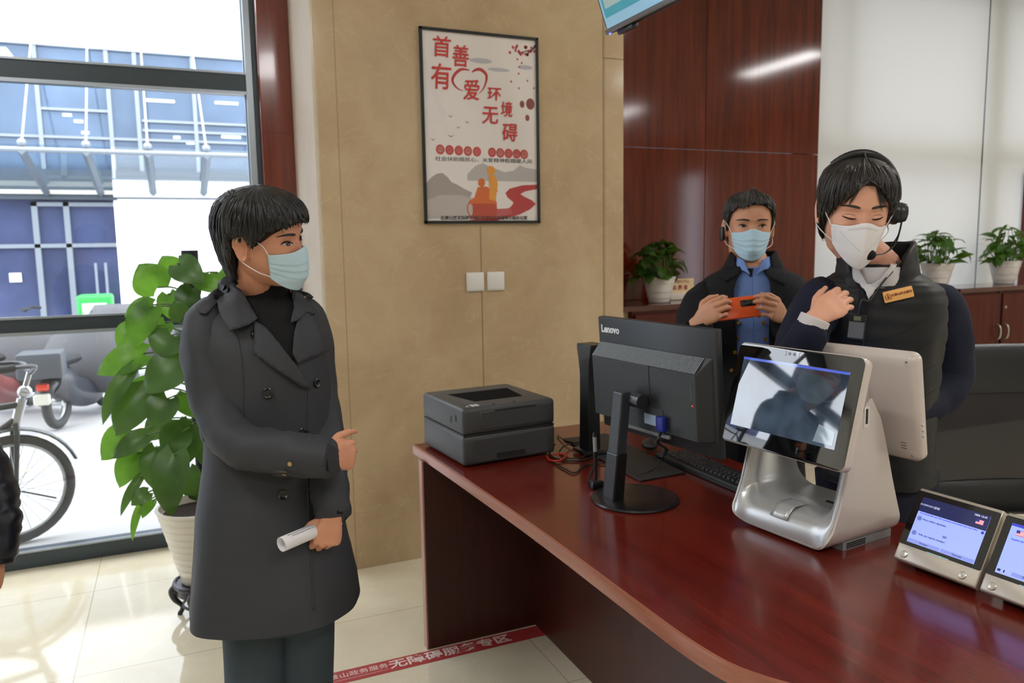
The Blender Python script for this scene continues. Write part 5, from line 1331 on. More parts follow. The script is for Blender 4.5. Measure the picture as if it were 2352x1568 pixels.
# coat
ct_rows = [(672, 556, 668, 2.035, .062), (683, 530, 690, 2.03, .075), (697, 492, 716, 2.02, .09), (715, 462, 733, 2.015, .103), (745, 446, 746, 2.01, .118), (800, 446, 757, 2.0, .128), (880, 456, 764, 2.0, .132), (960, 466, 768, 2.0, .126), (1010, 469, 770, 2.0, .124), (1080, 462, 776, 2.0, .132), (1150, 453, 788, 2.0, .145), (1250, 446, 806, 2.0, .162), (1330, 440, 822, 2.0, .178), (1385, 436, 832, 2.0, .186)]
cm = MB()
RS = rings_smooth(ct_rows, 4); cr_ = [ring(*r, n=72) for r in RS]
for i, r in enumerate(cr_):                      # gentle vertical folds in the skirt
    k = max(0, (i/len(cr_)-.62)/.38)
    c = sum(r, Vector())/len(r)
    for j, p in enumerate(r):
        a = 2*PI*j/72; r[j] = c+(p-c)*(1+.022*k*math.sin(5*a+1.2)+.012*k*math.sin(9*a))
cr_.append([c_+(Vector((0, 0, .0))) for c_ in [(p-sum(cr_[-1], Vector())/72)*.97+sum(cr_[-1], Vector())/72 for p in cr_[-1]]])
cm.loft(cr_, False)
coat = obj('coat', cm, M_COAT, wo_, world=True, ang=60, pre=wrinkle(.006, 9, 5, 1, .0012, 45))
slR = limb(MB(), [(498, 708, 1.985, .035), (482, 735, 1.955, .058), (474, 790, 1.935, .064), (480, 860, 1.92, .062), (496, 930, 1.90, .060), (520, 985, 1.87, .060), (555, 1022, 1.83, .058), (610, 1032, 1.80, .055), (675, 1043, 1.785, .053), (742, 1050, 1.77, .051), (748, 1051, 1.77, .046), (738, 1050, 1.77, .04)], 26, 5, .95)
sR = obj('sleeve', slR, M_COAT, coat, world=True, ang=60, pre=wrinkle(.0075, 26, 16, 4, .001, 60))
slL = limb(MB(), [(678, 700, 2.06, .035), (696, 725, 2.07, .055), (712, 790, 2.07, .060), (722, 870, 2.06, .058), (732, 950, 2.03, .056), (742, 1010, 2.0, .054), (751, 1070, 1.955, .050), (758, 1130, 1.91, .046), (763, 1174, 1.885, .044), (763, 1178, 1.884, .039), (763, 1168, 1.886, .034)], 26, 5, .95)
sL = obj('sleeve', slL, M_COAT, coat, world=True, ang=60, pre=wrinkle(.006, 24, 14, 9, .001, 60))
obj('inner_cuff', limb(MB(), [(735, 1048, 1.768, .040), (752, 1049, 1.766, .038), (757, 1049, 1.766, .034)], 20, 3), M_KNIT, coat, world=True, ang=180)
obj('inner_cuff', limb(MB(), [(763, 1168, 1.886, .038), (764, 1186, 1.88, .037), (764, 1190, 1.878, .032)], 20, 3), M_KNIT, coat, world=True, ang=180)
S = Surf([coat, sR, sL])
Sb = Surf([coat])
patch('knit_front', Sb, [(548, 668), (560, 700), (602, 760), (640, 812), (668, 850), (680, 800), (684, 740), (690, 700), (676, 672), (640, 690), (590, 685)], .002, M_KNIT, coat, .003)
patch('lapel', Sb, [(586, 742), (611, 757), (640, 792), (668, 828), (690, 862), (708, 892), (690, 890), (660, 868), (632, 848), (584, 812)], .010, M_COAT, coat, .004)
patch('lapel', Sb, [(690, 706), (716, 735), (735, 775), (748, 806), (722, 818), (698, 828), (680, 836), (668, 812), (674, 760)], .008, M_COAT, coat, .004)
def col_lift(x, y): return .012*max(0, 1-abs(x-545)/60)
patch('collar', Sb, [(512, 662), (528, 650), (548, 662), (566, 698), (592, 740), (574, 755), (534, 769), (512, 730), (500, 690)], .012, M_COAT, coat, .005, lift=col_lift)
patch('collar', Sb, [(664, 664), (676, 668), (702, 704), (716, 728), (697, 722), (682, 740), (664, 748), (672, 710)], .010, M_COAT, coat, .005)
ep = patch('epaulette', S, [(452, 708), (498, 668), (514, 682), (474, 724), (460, 722)], .008, M_COAT, coat, .004)
M_BUT = mat('coat_button', (24, 25, 27), .22)
stud('button', Surf([ep]) if ep else S, 496, 684, .009, M_BUT, coat, off=.002)
e2 = patch('epaulette', S, [(668, 664), (690, 668), (718, 686), (714, 692), (682, 682), (668, 674)], .008, M_COAT, coat, .004)
stud('button', S, 674, 668, .009, M_BUT, coat, off=.010)
for x, y, r in ((615, 903, .0135), (650, 1137, .0135), (696, 992, .012), (727, 880, .0115), (587, 770, .012), (713, 1120, .009)): stud('button', Sb, x, y, r, M_BUT, coat, .004, off=.001)
for x, y in ((667, 1064), (654, 1086)): stud('eyelet', S, x, y, .0052, mat('eyelet_brass', (170, 150, 110), .3, .8), coat, .002, off=.003)
patch('cuff_strap', S, [(628, 1080), (650, 1076), (676, 1090), (672, 1100), (640, 1098), (626, 1092)], .003, M_COAT, coat, .004)
patch('cuff_buckle', S, [(638, 1078), (662, 1080), (664, 1084), (640, 1083)], .006, mat('buckle_dark', (74, 70, 62), .3, .6), coat, .003, step=4)
patch('belt_loop', Sb, [(462, 985), (472, 985), (478, 1012), (468, 1012)], .006, M_COAT, coat, .004)
seam('front_edge', Sb, [(708, 895), (706, 960), (706, 1100), (712, 1250), (720, 1400)], .0022, M_COAT, coat)
seam('armhole_seam', S, [(530, 705), (545, 760), (556, 830), (560, 900), (556, 960)], .0014, M_COAT, coat)
# trousers and shoes
M_TRW = m_cloth('grey_blue_trousers', (60, 72, 80), .75, 600, .1)
tr = MB()
for sd in (-1, 1):
    tr.tube([pt(640+50*sd, 1290, 2.02+.02*sd), pt(640+56*sd, 1420, 2.02+.03*sd), pt(643+56*sd, 1568, 2.02+.03*sd), pt(645+54*sd, 1750, 2.03+.03*sd), pt(645+52*sd, 1890, 2.04+.03*sd)], [.095, .083, .077, .085, .09], 28, 5)
tr.loft([ring(*r, n=40) for r in rings_smooth([(1130, 500, 760, 2.02, .09), (1250, 510, 765, 2.02, .105), (1360, 522, 766, 2.02, .11), (1420, 526, 762, 2.02, .105)], 3)])
obj('trousers', tr, M_TRW, wo_, world=True, ang=80, pre=wrinkle(.006, 10, 5, 6))
for sd in (-1, 1):
    c = pt(645+52*sd, 1890, 2.04+.03*sd); simple_shoe((c.x, c.y, 0), (math.cos(R(-55)), math.sin(R(-55)), 0), wo_, mat('shoe_black', (20, 20, 22), .3))
# rolled sheet of paper in her left hand
a0, a1 = pt(646, 1250, 1.79), pt(776, 1195, 1.915)
M_PAP = mat('paper_white', (222, 220, 224), .75)
rp = thing('rolled_paper', 'rolled white printed sheet held in the left hand of the woman in the trench coat', 'paper', a0)
axp = (a1-a0).normalized(); up_ = (ZU-axp*ZU.dot(axp)).normalized(); sd_ = axp.cross(up_); Lp = (a1-a0).length
def sheet(u, v):
    a = v*2*PI*1.9+.9; r = .0175-.0022*v
    return a0+axp*(Lp*u)+up_*(r*math.cos(a))+sd_*(r*math.sin(a))
obj('sheet', MB().grid(sheet, 8, 90), M_PAP, rp, world=True, ang=180, solid=.0004)
rnd = random.Random(4); pm_ = MB()
for row in range(5):                             # lines of print wrapped on the roll
    a = -PI/2-.75+row*.34; u = .10+.05*(row % 3); 
    while u < .62:
        w_ = rnd.uniform(.012, .035)
        if row in (1, 2) and u < .3: u = .3
        q = []
        for du in (0, w_):
            for da in (-.05, .05): q.append(a0+axp*(Lp*(u+du))+(up_*math.cos(a+da+PI/2)+sd_*math.sin(a+da+PI/2))*.0182)
        pm_.add(q, [(0, 1, 3, 2)]); u += w_+.008
obj('print_marks', pm_, mat('print_grey', (110, 108, 116), .7), rp, world=True, smooth=False)
# ---------------------------------------------------------------- man photographing with an orange phone
ma = thing('person', 'man in a black coat and blue shirt holding up an orange phone, blue face mask', 'person', Vector((1.93, 2.24, 0)))
M_SKM = m_skin('skin_man', (206, 152, 120), (188, 130, 98), (210, 156, 132))
M_COATM = m_cloth('wool_coat_black', (22, 23, 28), .85, 400, .3)
M_SHIRT = m_cloth('blue_shirt', (112, 142, 206), .75, 500, .1)
HMm = HM(pt(1729, 520, 2.715), -122, 4, -1, 1.0)
b = head_mb(HMm)
b.tube([HMm @ Vector((-.03, 0, -.03)), HMm @ Vector((-.032, 0, -.10)), pt(1728, 615, 2.80), pt(1728, 650, 2.82)], [.066, .062, .063, .075], 20, 4)
torso([(645, 1672, 1784, 2.82, .06), (670, 1635, 1820, 2.83, .08), (760, 1640, 1815, 2.83, .095), (900, 1650, 1810, 2.83, .095), (1010, 1650, 1812, 2.83, .10), (1060, 1655, 1808, 2.83, .10)], b, 30)
limb(b, [(1632, 668, 2.83, .042), (1604, 740, 2.80, .04), (1592, 800, 2.74, .038), (1600, 775, 2.66, .033), (1606, 742, 2.605, .028)])
limb(b, [(1822, 668, 2.83, .042), (1846, 740, 2.80, .04), (1852, 800, 2.74, .038), (1818, 768, 2.66, .033), (1798, 734, 2.605, .028)])
ph0, ph1 = pt(1633, 708, 2.575), pt(1737, 706, 2.575)
hA = pt(1605, 738, 2.605)
hand_mb(b, hframe(hA, CR*.42+CU*.42-CF*.62, -CR*.86-CF*.38-CU*.2, 1), .92, [(48, 55, 30), (52, 58, 30), (56, 60, 30), (60, 62, 30)], .02, ((.55, .8, -.3), (.75, .25, -.75), (.5, -.1, -.9)))
hB = pt(1798, 730, 2.605)
hand_mb(b, hframe(hB, -CR*.5+CU*.32-CF*.62, CR*.82-CF*.45-CU*.15, -1), .92, [(40, 50, 25), (50, 58, 30), (56, 60, 30), (60, 62, 30)], .02, ((.55, .8, -.3), (.75, .25, -.75), (.5, -.1, -.9)))
for sd in (-1, 1): limb(b, [(1730+36*sd, 1030, 2.83, .085), (1732+34*sd, 1250, 2.83, .062), (1735+32*sd, 1470, 2.84, .04)])
remeshed('body', b, M_SKM, ma, .0026)
eye_set(ma, HMm, 1.0, .0082, gaze=.0010, browz=-.0005)
mask_surgical(ma, HMm, 1.0, (182, 214, 234), top=-.017, bot=-.120)
HTM = [(-.10, .02, -.080, .060), (-.06, .04, -.098, .074), (-.02, .06, -.111, .082), (.02, .08, -.118, .086), (.045, .094, -.119, .0865), (.07, .092, -.113, .083), (.095, .074, -.098, .072), (.110, .048, -.075, .055), (.118, .026, -.052, .036), (.1222, .008, -.036, .022)]
def low_m(th):
    a = abs(th)
    if a < .55: return .079-.012*(1 if th < -.05 else 0)*min(1, (a-.05)/.25)
    if a < .95: return .073-(a-.55)/.40*.022
    if a < 1.25: return .051-(a-.95)/.3*.060
    if a < 1.38: return -.012-(a-1.25)*.05
    if a < 1.75: return .012
    if a < 2.05: return .012-(a-1.75)/.3*.07
    return -.058-.012*min(1, (a-2.05)/.6)
obj('hair', hair_mb(HMm, HTM, low_m, seed=8, ridge=.0016, freq=31, jag=.005, top=.122, wisps=170, thick=.010), m_hair('hair_man', (16, 16, 17), (62, 60, 58)), ma, world=True, ang=180)
# shirt below the coat, tucked in
sh_rows = [(612, 1690, 1768, 2.80, .066), (628, 1676, 1782, 2.81, .074), (650, 1650, 1806, 2.82, .088), (720, 1646, 1812, 2.82, .108), (850, 1652, 1810, 2.82, .108), (960, 1655, 1808, 2.82, .105)]
shirt = obj('shirt', torso(sh_rows, None, 44, 2.2, 4), M_SHIRT, ma, world=True, ang=180, pre=wrinkle(.004, 14, 9, 2))
SS = Surf([shirt])
co_rows = [(606, 1676, 1782, 2.825, .078), (622, 1655, 1802, 2.83, .095), (640, 1620, 1838, 2.83, .115), (670, 1604, 1850, 2.83, .128), (740, 1612, 1845, 2.83, .133), (860, 1622, 1838, 2.83, .130), (1000, 1618, 1840, 2.83, .138), (1150, 1610, 1846, 2.83, .150), (1240, 1606, 1850, 2.83, .158)]
RSm = rings_smooth(co_rows, 4); n = 96; cmr = []
for i, r in enumerate(RSm):                      # coat left open in front: the ring is cut where the shirt shows
    full = ring(*r, n=360); t = i/len(RSm)
    gap = .30-.08*t
    seg = []
    for k in range(n):
        a = -PI/2+gap+(2*PI-2*gap)*k/(n-1)
        seg.append(full[int(round(a/(2*PI)*360)) % 360])
    cmr.append(seg)
coatm = obj('coat', MB().loft(cmr, False, False), M_COATM, ma, world=True, ang=60, solid=.006, pre=wrinkle(.006, 9, 5, 4, .0012, 40))
sl1 = obj('sleeve', limb(MB(), [(1645, 656, 2.84, .035), (1622, 680, 2.835, .058), (1602, 710, 2.815, .064), (1590, 765, 2.77, .064), (1590, 790, 2.72, .062), (1600, 780, 2.675, .055), (1604, 760, 2.63, .048), (1605, 750, 2.612, .046), (1605, 748, 2.61, .038)], 24, 5), M_COATM, coatm, world=True, ang=60, pre=wrinkle(.008, 22, 16, 5, .0012, 50))
sl2 = obj('sleeve', limb(MB(), [(1812, 656, 2.84, .035), (1834, 680, 2.835, .058), (1850, 710, 2.815, .064), (1858, 765, 2.77, .064), (1850, 795, 2.72, .062), (1826, 780, 2.675, .055), (1808, 756, 2.63, .048), (1801, 745, 2.612, .046), (1800, 743, 2.61, .038)], 24, 5), M_COATM, coatm, world=True, ang=60, pre=wrinkle(.008, 22, 16, 6, .0012, 50))
SM = Surf([coatm, shirt]); SC_ = Surf([coatm])
def collar(name, rows, gaps, m, par, drop, thick, seed=1):
    cl = []
    for k in range(13):
        t = k/12; r = [a+(b_-a)*t for a, b_ in zip(rows[0], rows[1])]
        full = ring(*r, n=360); gap = gaps[0]+(gaps[1]-gaps[0])*t; seg = []
        for q in range(72):
            a = -PI/2+gap+(2*PI-2*gap)*q/71
            e_ = abs(q/71-.5)*2
            seg.append(full[int(round(a/(2*PI)*360)) % 360]-ZU*(drop*max(0, (e_-.72)/.28)**2*(1-.5*t)))
        cl.append(seg)
    return obj(name, MB().loft(cl, False, False), m, par, world=True, ang=180, solid=thick, pre=wrinkle(.002, 30, 40, seed))
collar('collar', ((622, 1660, 1800, 2.825, .100), (578, 1680, 1780, 2.815, .080)), (.62, .80), M_COATM, coatm, .035, .007)
collar('shirt_collar', ((616, 1688, 1772, 2.795, .074), (590, 1692, 1768, 2.79, .066)), (.10, .48), M_SHIRT, shirt, .022, .004, 3)
patch('lapel', SC_, [(1664, 616), (1656, 632), (1666, 650), (1700, 634), (1704, 616)], .006, M_COATM, coatm, .005, step=6)
patch('lapel', SC_, [(1796, 616), (1804, 636), (1800, 658), (1756, 636), (1752, 616)], .006, M_COATM, coatm, .005, step=6)
patch('undershirt', SS, [(1716, 616), (1730, 616), (1728, 634), (1722, 636)], .004, mat('undershirt_black', (18, 18, 20), .9), shirt, .002, step=4)
seam('placket', SS, [(1727, 636), (1728, 700), (1730, 800), (1728, 900)], .0022, M_SHIRT, shirt)
M_BRASS = mat('brass_button', (176, 136, 56), .3, .8)
for x, y in ((1699, 741), (1696, 776), (1690, 809), (1683, 850), (1752, 742), (1757, 779)): stud('button', SM, x, y, .0068, M_BRASS, coatm, .004, off=.010)
patch('belt', SS, [(1690, 880), (1775, 880), (1775, 900), (1690, 900)], .003, mat('belt_black', (20, 20, 20), .4), shirt, .004)
tm = MB()
for sd in (-1, 1): tm.tube([pt(1730+36*sd, 960, 2.83), pt(1732+38*sd, 1120, 2.83), pt(1735+36*sd, 1300, 2.84), pt(1737+35*sd, 1470, 2.85)], [.10, .085, .075, .075], 24, 5)
obj('trousers', tm, m_cloth('dark_trousers', (28, 30, 40), .8, 600, .1), ma, world=True, ang=80)
for sd in (-1, 1):
    c = pt(1737+35*sd, 1475, 2.85); simple_shoe((c.x, c.y, 0), (-.53, -.85, 0), ma, mat('shoe_black', (20, 20, 22), .3))
# earpiece on his right ear
obj('earpiece', MB().rbox(HMm @ Vector((-.005, -.092, -.03)), (.016, .02, .05), .005, 2), mat('earpiece_black', (18, 18, 20), .4), ma, world=True)
# the phone
c = (pt(1640, 712, 2.575)+pt(1736, 704, 2.575))/2
px_ = (CR*.985+CU*.115).normalized(); pz_ = (-CF*.92+CU*.38); pz_ = (pz_-px_*pz_.dot(px_)).normalized(); py_ = pz_.cross(px_)
phn = thing('mobile_phone', 'bright orange phone held sideways in both hands of the man in the blue shirt', 'phone', M=frame(c, px_, py_, pz_))
obj('case', slab(.158, .076, .011, [(.003, -.006), (0, -.004), (0, .003), (.003, .005)], MB()), mat('phone_orange', (224, 86, 28), .4), phn)
obj('camera_window', slab(.050, .023, .004, [(0, .0045), (0, .0062), (.0008, .0066)], MB()).v and FDm(slab(.050, .023, .004, [(0, .0045), (0, .0062), (.0008, .0066)], MB()), Matrix.Translation((.045, .012, 0))), mat('phone_lens', (14, 14, 16), .08), phn)
for k in range(3): obj('lens', MB().lathe([(.007, .006), (.007, .0074), (.005, .0076), (.0004, .007)], 18, c=(.028+.016*k, .012, 0)), mat('lens_dark', (36, 38, 44), .1), phn)
obj('screen', MB().box((0, 0, -.0062), (.148, .068, .0006)), mat('phone_screen', (90, 100, 110), .1, emit=.5), phn, smooth=False)
# ---------------------------------------------------------------- service woman in the quilted vest
sv = thing('person', 'woman in a black quilted vest with headset and white pointed mask, looking down', 'person', Vector((1.86, 1.6, 0)))
M_SKS = m_skin('skin_service', (226, 172, 146), (212, 152, 124), (230, 172, 152))
M_VEST = m_cloth('vest_nylon', (26, 27, 30), .5, 300, .12)
M_NAVY = m_cloth('navy_knit', (20, 25, 46), .85, 420, .25)
M_SHW = m_cloth('white_shirt', (206, 202, 204), .8, 500, .06, var=.03)
HS = HM(pt(1984, 497, 2.035), -124, 17, -3, 1.07)
b = head_mb(HS, 1.07, 1)
b.tube([HS @ Vector((-.04, 0, -.03)), HS @ Vector((-.045, 0, -.095)), pt(2018, 612, 2.20), pt(2020, 660, 2.22)], [.064, .058, .058, .08], 20, 4)
torso([(640, 1935, 2110, 2.22, .06), (668, 1880, 2150, 2.23, .08), (800, 1880, 2140, 2.25, .10), (950, 1900, 2120, 2.27, .095), (1090, 1930, 2090, 2.3, .08), (1150, 1940, 2080, 2.3, .07)], b, 30)
limb(b, [(1895, 665, 2.22, .045), (1858, 760, 2.16, .042), (1825, 830, 2.08, .04), (1845, 790, 2.02, .034), (1874, 735, 1.975, .027)])
hS = pt(1876, 728, 1.975)
hand_mb(b, hframe(hS, CR*.80+CU*.52+CF*.25, -CF*.86+CU*.30-CR*.12, 1), .92, [(26, 22, 12), (24, 24, 14), (22, 26, 16), (20, 28, 18)], .035, ((.8, .55, -.2), (.92, .25, -.3), (.95, .15, -.25)))
limb(b, [(2150, 668, 2.25, .045), (2178, 780, 2.28, .042), (2180, 880, 2.28, .04), (2120, 930, 2.20, .034), (2060, 960, 2.10, .027)])
hS2 = pt(2058, 958, 2.10)
hand_mb(b, hframe(hS2, -CR*.8-CF*.5, CU*.9-CF*.3, -1), .92, None, .04)
for sd in (-1, 1): limb(b, [(2010+48*sd, 1150, 2.3, .085), (2014+46*sd, 1450, 2.3, .062), (2020+44*sd, 1760, 2.32, .04)])
remeshed('body', b, M_SKS, sv, .0024)
eye_set(sv, HS, 1.07, closed=True, lid=1, brow=(46, 36, 32), browz=.001)
# folded pointed mask
def kn(u, v, off=0):
    th = .98*(2*u-1); a = abs(2*u-1)
    zt = -.016+.010*math.exp(-(th/.3)**2)-.014*a; zb = -.128+.050*a**1.3
    z = zt*(1-v)+zb*v
    f, b_, w_ = lerp_table(HT, max(-.118, z)); ww = max(.062, w_)+.004
    x = -.012+(max(.085, f)+.013)*math.copysign(abs(math.cos(th))**.9, math.cos(th)); y = ww*math.copysign(abs(math.sin(th))**.9, th)
    x += (.012+.030*math.sin(PI*min(1, v*.55+.22)))*max(0, 1-a*1.25)**.9-.006*max(0, v-.8)*5*(1-a)
    d = Vector((math.cos(th), math.sin(th), 0))
    return HS @ ((Vector((x, y, z))+d*off)*1.07)
M_KN = m_cloth('mask_white', (226, 224, 226), .75, 500, .06, var=.02)
km_o = obj('face_mask', MB().grid(kn, 60, 30), M_KN, sv, world=True, ang=25, solid=.0014)
for sd in (1, -1):
    q = lambda a, v, o=.0012: kn(.5+sd*a/2, v, o)
    obj('mask_seam', MB().tube([q(.06+.62*k/10, .58-.40*(k/10)**1.2) for k in range(11)], .0011, 6), mat('mask_seam_grey', (196, 196, 198), .8), km_o, world=True, ang=180)
    u = .99 if sd > 0 else .01
    e1 = HS @ (Vector((-.014, sd*.088, .016))*1.07); e2 = HS @ (Vector((-.020, sd*.088, -.045))*1.07)
    obj('ear_loop', MB().tube([kn(u, .12, .001), HS @ (Vector((.03, sd*.083, .002))*1.07), e1, HS @ (Vector((-.03, sd*.089, -.015))*1.07), e2, HS @ (Vector((.02, sd*.081, -.055))*1.07), kn(u, .9, .001)], .0014, 6, 6), mat('loop_white', (226, 224, 222), .7), km_o, world=True, ang=180)
obj('nose_strip', MB().grid(lambda u, v: kn(.28+.44*u, .07+.05*v, .0016), 24, 3), mat('mask_strip', (206, 206, 210), .6), km_o, world=True, ang=180)
HTS = [(-.13, .02, -.06, .05), (-.10, .035, -.085, .066), (-.06, .05, -.104, .079), (-.02, .075, -.118, .0865), (.02, .094, -.124, .0905), (.05, .098, -.124, .0905), (.075, .092, -.118, .086), (.098, .074, -.101, .074), (.115, .044, -.072, .053), (.125, .012, -.04, .026), (.1285, -.01, -.02, .007)]
def low_s(th):
    a = abs(th-.02)
    if a < .70: return .088-.060*(a/.70)**1.15
    if a < 1.02: return .028-(a-.70)/.32*.040
    if a < 1.35: return -.012-(a-1.02)/.33*(.038 if th < 0 else .022)
    if a < 2.1: return (-.05 if th < 0 else -.034)-(a-1.35)/.75*.05
    return -.095
obj('hair', hair_mb(HS, HTS, low_s, 1.07, seed=12, ridge=.0014, freq=44, jag=.003, top=.1285, wisps=160, thick=.010), m_hair('hair_service', (20, 18, 18), (48, 42, 40)), sv, world=True, ang=180)
fr_ = MB(); rnd = random.Random(21)
for k in range(16):                              # loose fringe locks on the forehead
    sd = 1 if k % 2 else -1; y0 = sd*rnd.uniform(.012, .030); y1 = sd*rnd.uniform(.036, .060); z1 = rnd.uniform(.012, .030)
    fr_.tube([HS @ (face_pt(y0+(y1-y0)*t**1.2, .082+(z1-.082)*t, .006-.003*t)*1.07) for t in [q/7 for q in range(8)]], [.0022, .0022, .002, .0018, .0014, .001, .0007, .0003], 5)
obj('fringe', fr_, MATS.get('x') or m_hair('hair_service_fringe', (20, 18, 18), (48, 42, 40)), sv, world=True, ang=180)
obj('ponytail', MB().tube([HS @ Vector((-.125, 0, .03)), HS @ Vector((-.155, 0, .02)), HS @ Vector((-.165, 0, -.04)), HS @ Vector((-.155, .0, -.12))], [.02, .03, .028, .008], 14, 4), m_hair('hair_service_tail', (20, 18, 18), (48, 42, 40)), sv, world=True, ang=180)
# headset
M_HSB = mat('headset_black', (20, 21, 24), .35)
hset = obj('headset', MB().tube([HS @ (Vector((-.02, .101*math.cos(a), .010+.124*math.sin(a)))*1.07) for a in [R(4)+R(128)*k/20 for k in range(21)]], [.006]*21, 8, 0, 1.9, side=(CF.x, CF.y, CF.z)), M_HSB, sv, world=True, ang=60)
def EL(x, y, z): return HS @ (Vector((x, y, z))*1.07)
ey = (HS.to_3x3() @ Vector((0, 1, 0)))
ea = EL(-.012, .090, -.012)
obj('ear_cushion', MB().tube([ea-ey*.004, ea+ey*.004, ea+ey*.014, ea+ey*.018], [.030, .033, .032, .026], 24), M_HSB, hset, world=True)
obj('ear_cup', MB().tube([ea+ey*.016, ea+ey*.022, ea+ey*.036, ea+ey*.040], [.026, .028, .024, .014], 24), mat('headset_grey', (44, 46, 50), .3), hset, world=True)
0 and obj('band_slider', MB().tube([ea+ey*.028+ZU*.0, EL(-.012, .112, .03), EL(-.012, .106, .07)], [.007, .007, .006], 8, 3), M_HSB, hset, world=True)
bm0 = ea+ey*.03
obj('boom', MB().tube([bm0, EL(.0, .115, -.05), EL(.02, .104, -.085), EL(.055, .075, -.098), EL(.088, .045, -.094), EL(.098, .03, -.092)], .0022, 8, 6), M_HSB, hset, world=True)
obj('microphone', MB().ball(EL(.106, .022, -.090), (.017, .017, .014), 18, 12), mat('mic_foam', (14, 14, 15), .95, bump=(400, .4)), hset, world=True)
obj('headset_wire', MB().tube([bm0, EL(-.015, .118, -.07), EL(-.01, .105, -.12), pt(2090, 640, 2.12), pt(2070, 665, 2.08)], .0018, 6, 6), M_HSB, hset, world=True)
# shirt collar, vest, sleeves
shw = obj('shirt', MB().loft([ring(*r, n=40) for r in rings_smooth([(612, 1958, 2076, 2.165, .070), (632, 1950, 2085, 2.17, .076), (665, 1930, 2110, 2.19, .09), (720, 1925, 2110, 2.20, .105)], 4)], False), M_SHW, sv, world=True, ang=180, solid=-.003)
vr = [(606, 1942, 2090, 2.205, .088), (624, 1922, 2106, 2.21, .100), (645, 1885, 2140, 2.22, .118), (672, 1862, 2166, 2.225, .132), (740, 1858, 2170, 2.235, .145), (830, 1872, 2160, 2.25, .150), (930, 1880, 2150, 2.265, .150), (1020, 1880, 2146, 2.28, .158), (1090, 1876, 2148, 2.29, .165)]
RV = rings_smooth(vr, 8); vm = []
for i, r in enumerate(RV):                       # horizontal quilting: soft rolls between stitched lines
    q = ring(*r, n=80); c = sum(q, Vector())/80
    vm.append([c+(p-c)*(1+.026*(abs(math.sin(i*PI/4+.5*math.sin(j*2*PI/80*2)))**.6-.6)) for j, p in enumerate(q)])
vest = obj('vest', MB().loft(vm, False), M_VEST, sv, world=True, ang=70, pre=wrinkle(.004, 18, 14, 3, .0012, 70))
ssR = obj('sleeve', limb(MB(), [(1905, 660, 2.22, .04), (1884, 688, 2.205, .065), (1862, 730, 2.175, .066), (1838, 790, 2.12, .064), (1822, 835, 2.07, .062), (1830, 822, 2.02, .056), (1848, 785, 1.995, .05), (1860, 760, 1.985, .046), (1862, 757, 1.985, .038)], 24, 5), M_NAVY, sv, world=True, ang=60, pre=wrinkle(.008, 22, 16, 8, .001, 60))
obj('shirt_cuff', limb(MB(), [(1852, 776, 1.99, .040), (1866, 744, 1.98, .0385), (1873, 730, 1.977, .038), (1873, 730, 1.977, .033)], 22, 3), M_SHW, sv, world=True, ang=180)
ssL = obj('sleeve', limb(MB(), [(2124, 668, 2.245, .04), (2148, 696, 2.25, .066), (2168, 740, 2.265, .070), (2176, 810, 2.28, .069), (2176, 870, 2.28, .067), (2158, 905, 2.25, .062), (2120, 930, 2.20, .052), (2080, 948, 2.13, .042), (2078, 949, 2.13, .034)], 24, 5), M_NAVY, sv, world=True, ang=60, pre=wrinkle(.009, 20, 14, 2, .001, 60))
SV = Surf([vest]); SW_ = Surf([vest, shw])
cl = []
for k in range(13):
    t = k/12; py = 690-128*t**.8 if False else 640-84*t
    full = ring(py, 1925+10*t, 2104-12*t, 2.205-.012*t, .104-.010*t, n=360)
    gap = .16+.62*t**.8
    seg = []
    for q in range(72):
        a = -PI/2+gap+(2*PI-2*gap)*q/71
        p = full[int(round(a/(2*PI)*360)) % 360]
        fr = 1-min(1, abs(q/71-.5)*2)
        seg.append(p-ZU*(.055*(1-fr)**5*(1-t*.3)))
    cl.append(seg)
obj('vest_collar', MB().loft(cl, False, False), M_VEST, vest, world=True, ang=180, solid=.012, pre=wrinkle(.004, 30, 40, 5))
patch('shirt_front', SW_, [(1960, 592), (1966, 640), (1980, 660), (1990, 672), (1996, 690), (2010, 668), (2040, 632), (2066, 600), (2060, 590), (2020, 640), (1996, 655), (1978, 620)], .008, M_SHW, shw, .003, step=6)
patch('neck_opening', SW_, [(1985, 625), (2020, 640), (2046, 604), (2030, 620), (2010, 655), (1996, 660), (1990, 650)], .004, M_SKS, shw, .002, step=6) if False else None
patch('inner_top', SW_, [(1972, 640), (1984, 662), (1993, 690), (1990, 760), (1982, 770), (1974, 700)], .004, mat('inner_navy', (16, 18, 30), .9), vest, .003, step=6)
for k, yy in enumerate((760, 818, 876, 934, 990)):
    seam('quilt_line', SV, [(1890, yy-8), (1960, yy+22), (2010, yy+24), (2080, yy+2), (2150, yy-40)], .002, mat('stitch_black', (12, 12, 14), .8), vest, -.0008)
seam('zip', SV, [(1992, 690), (1984, 760), (1980, 860), (1982, 960), (1986, 1050)], .0032, mat('zip_black', (18, 18, 20), .4), vest)
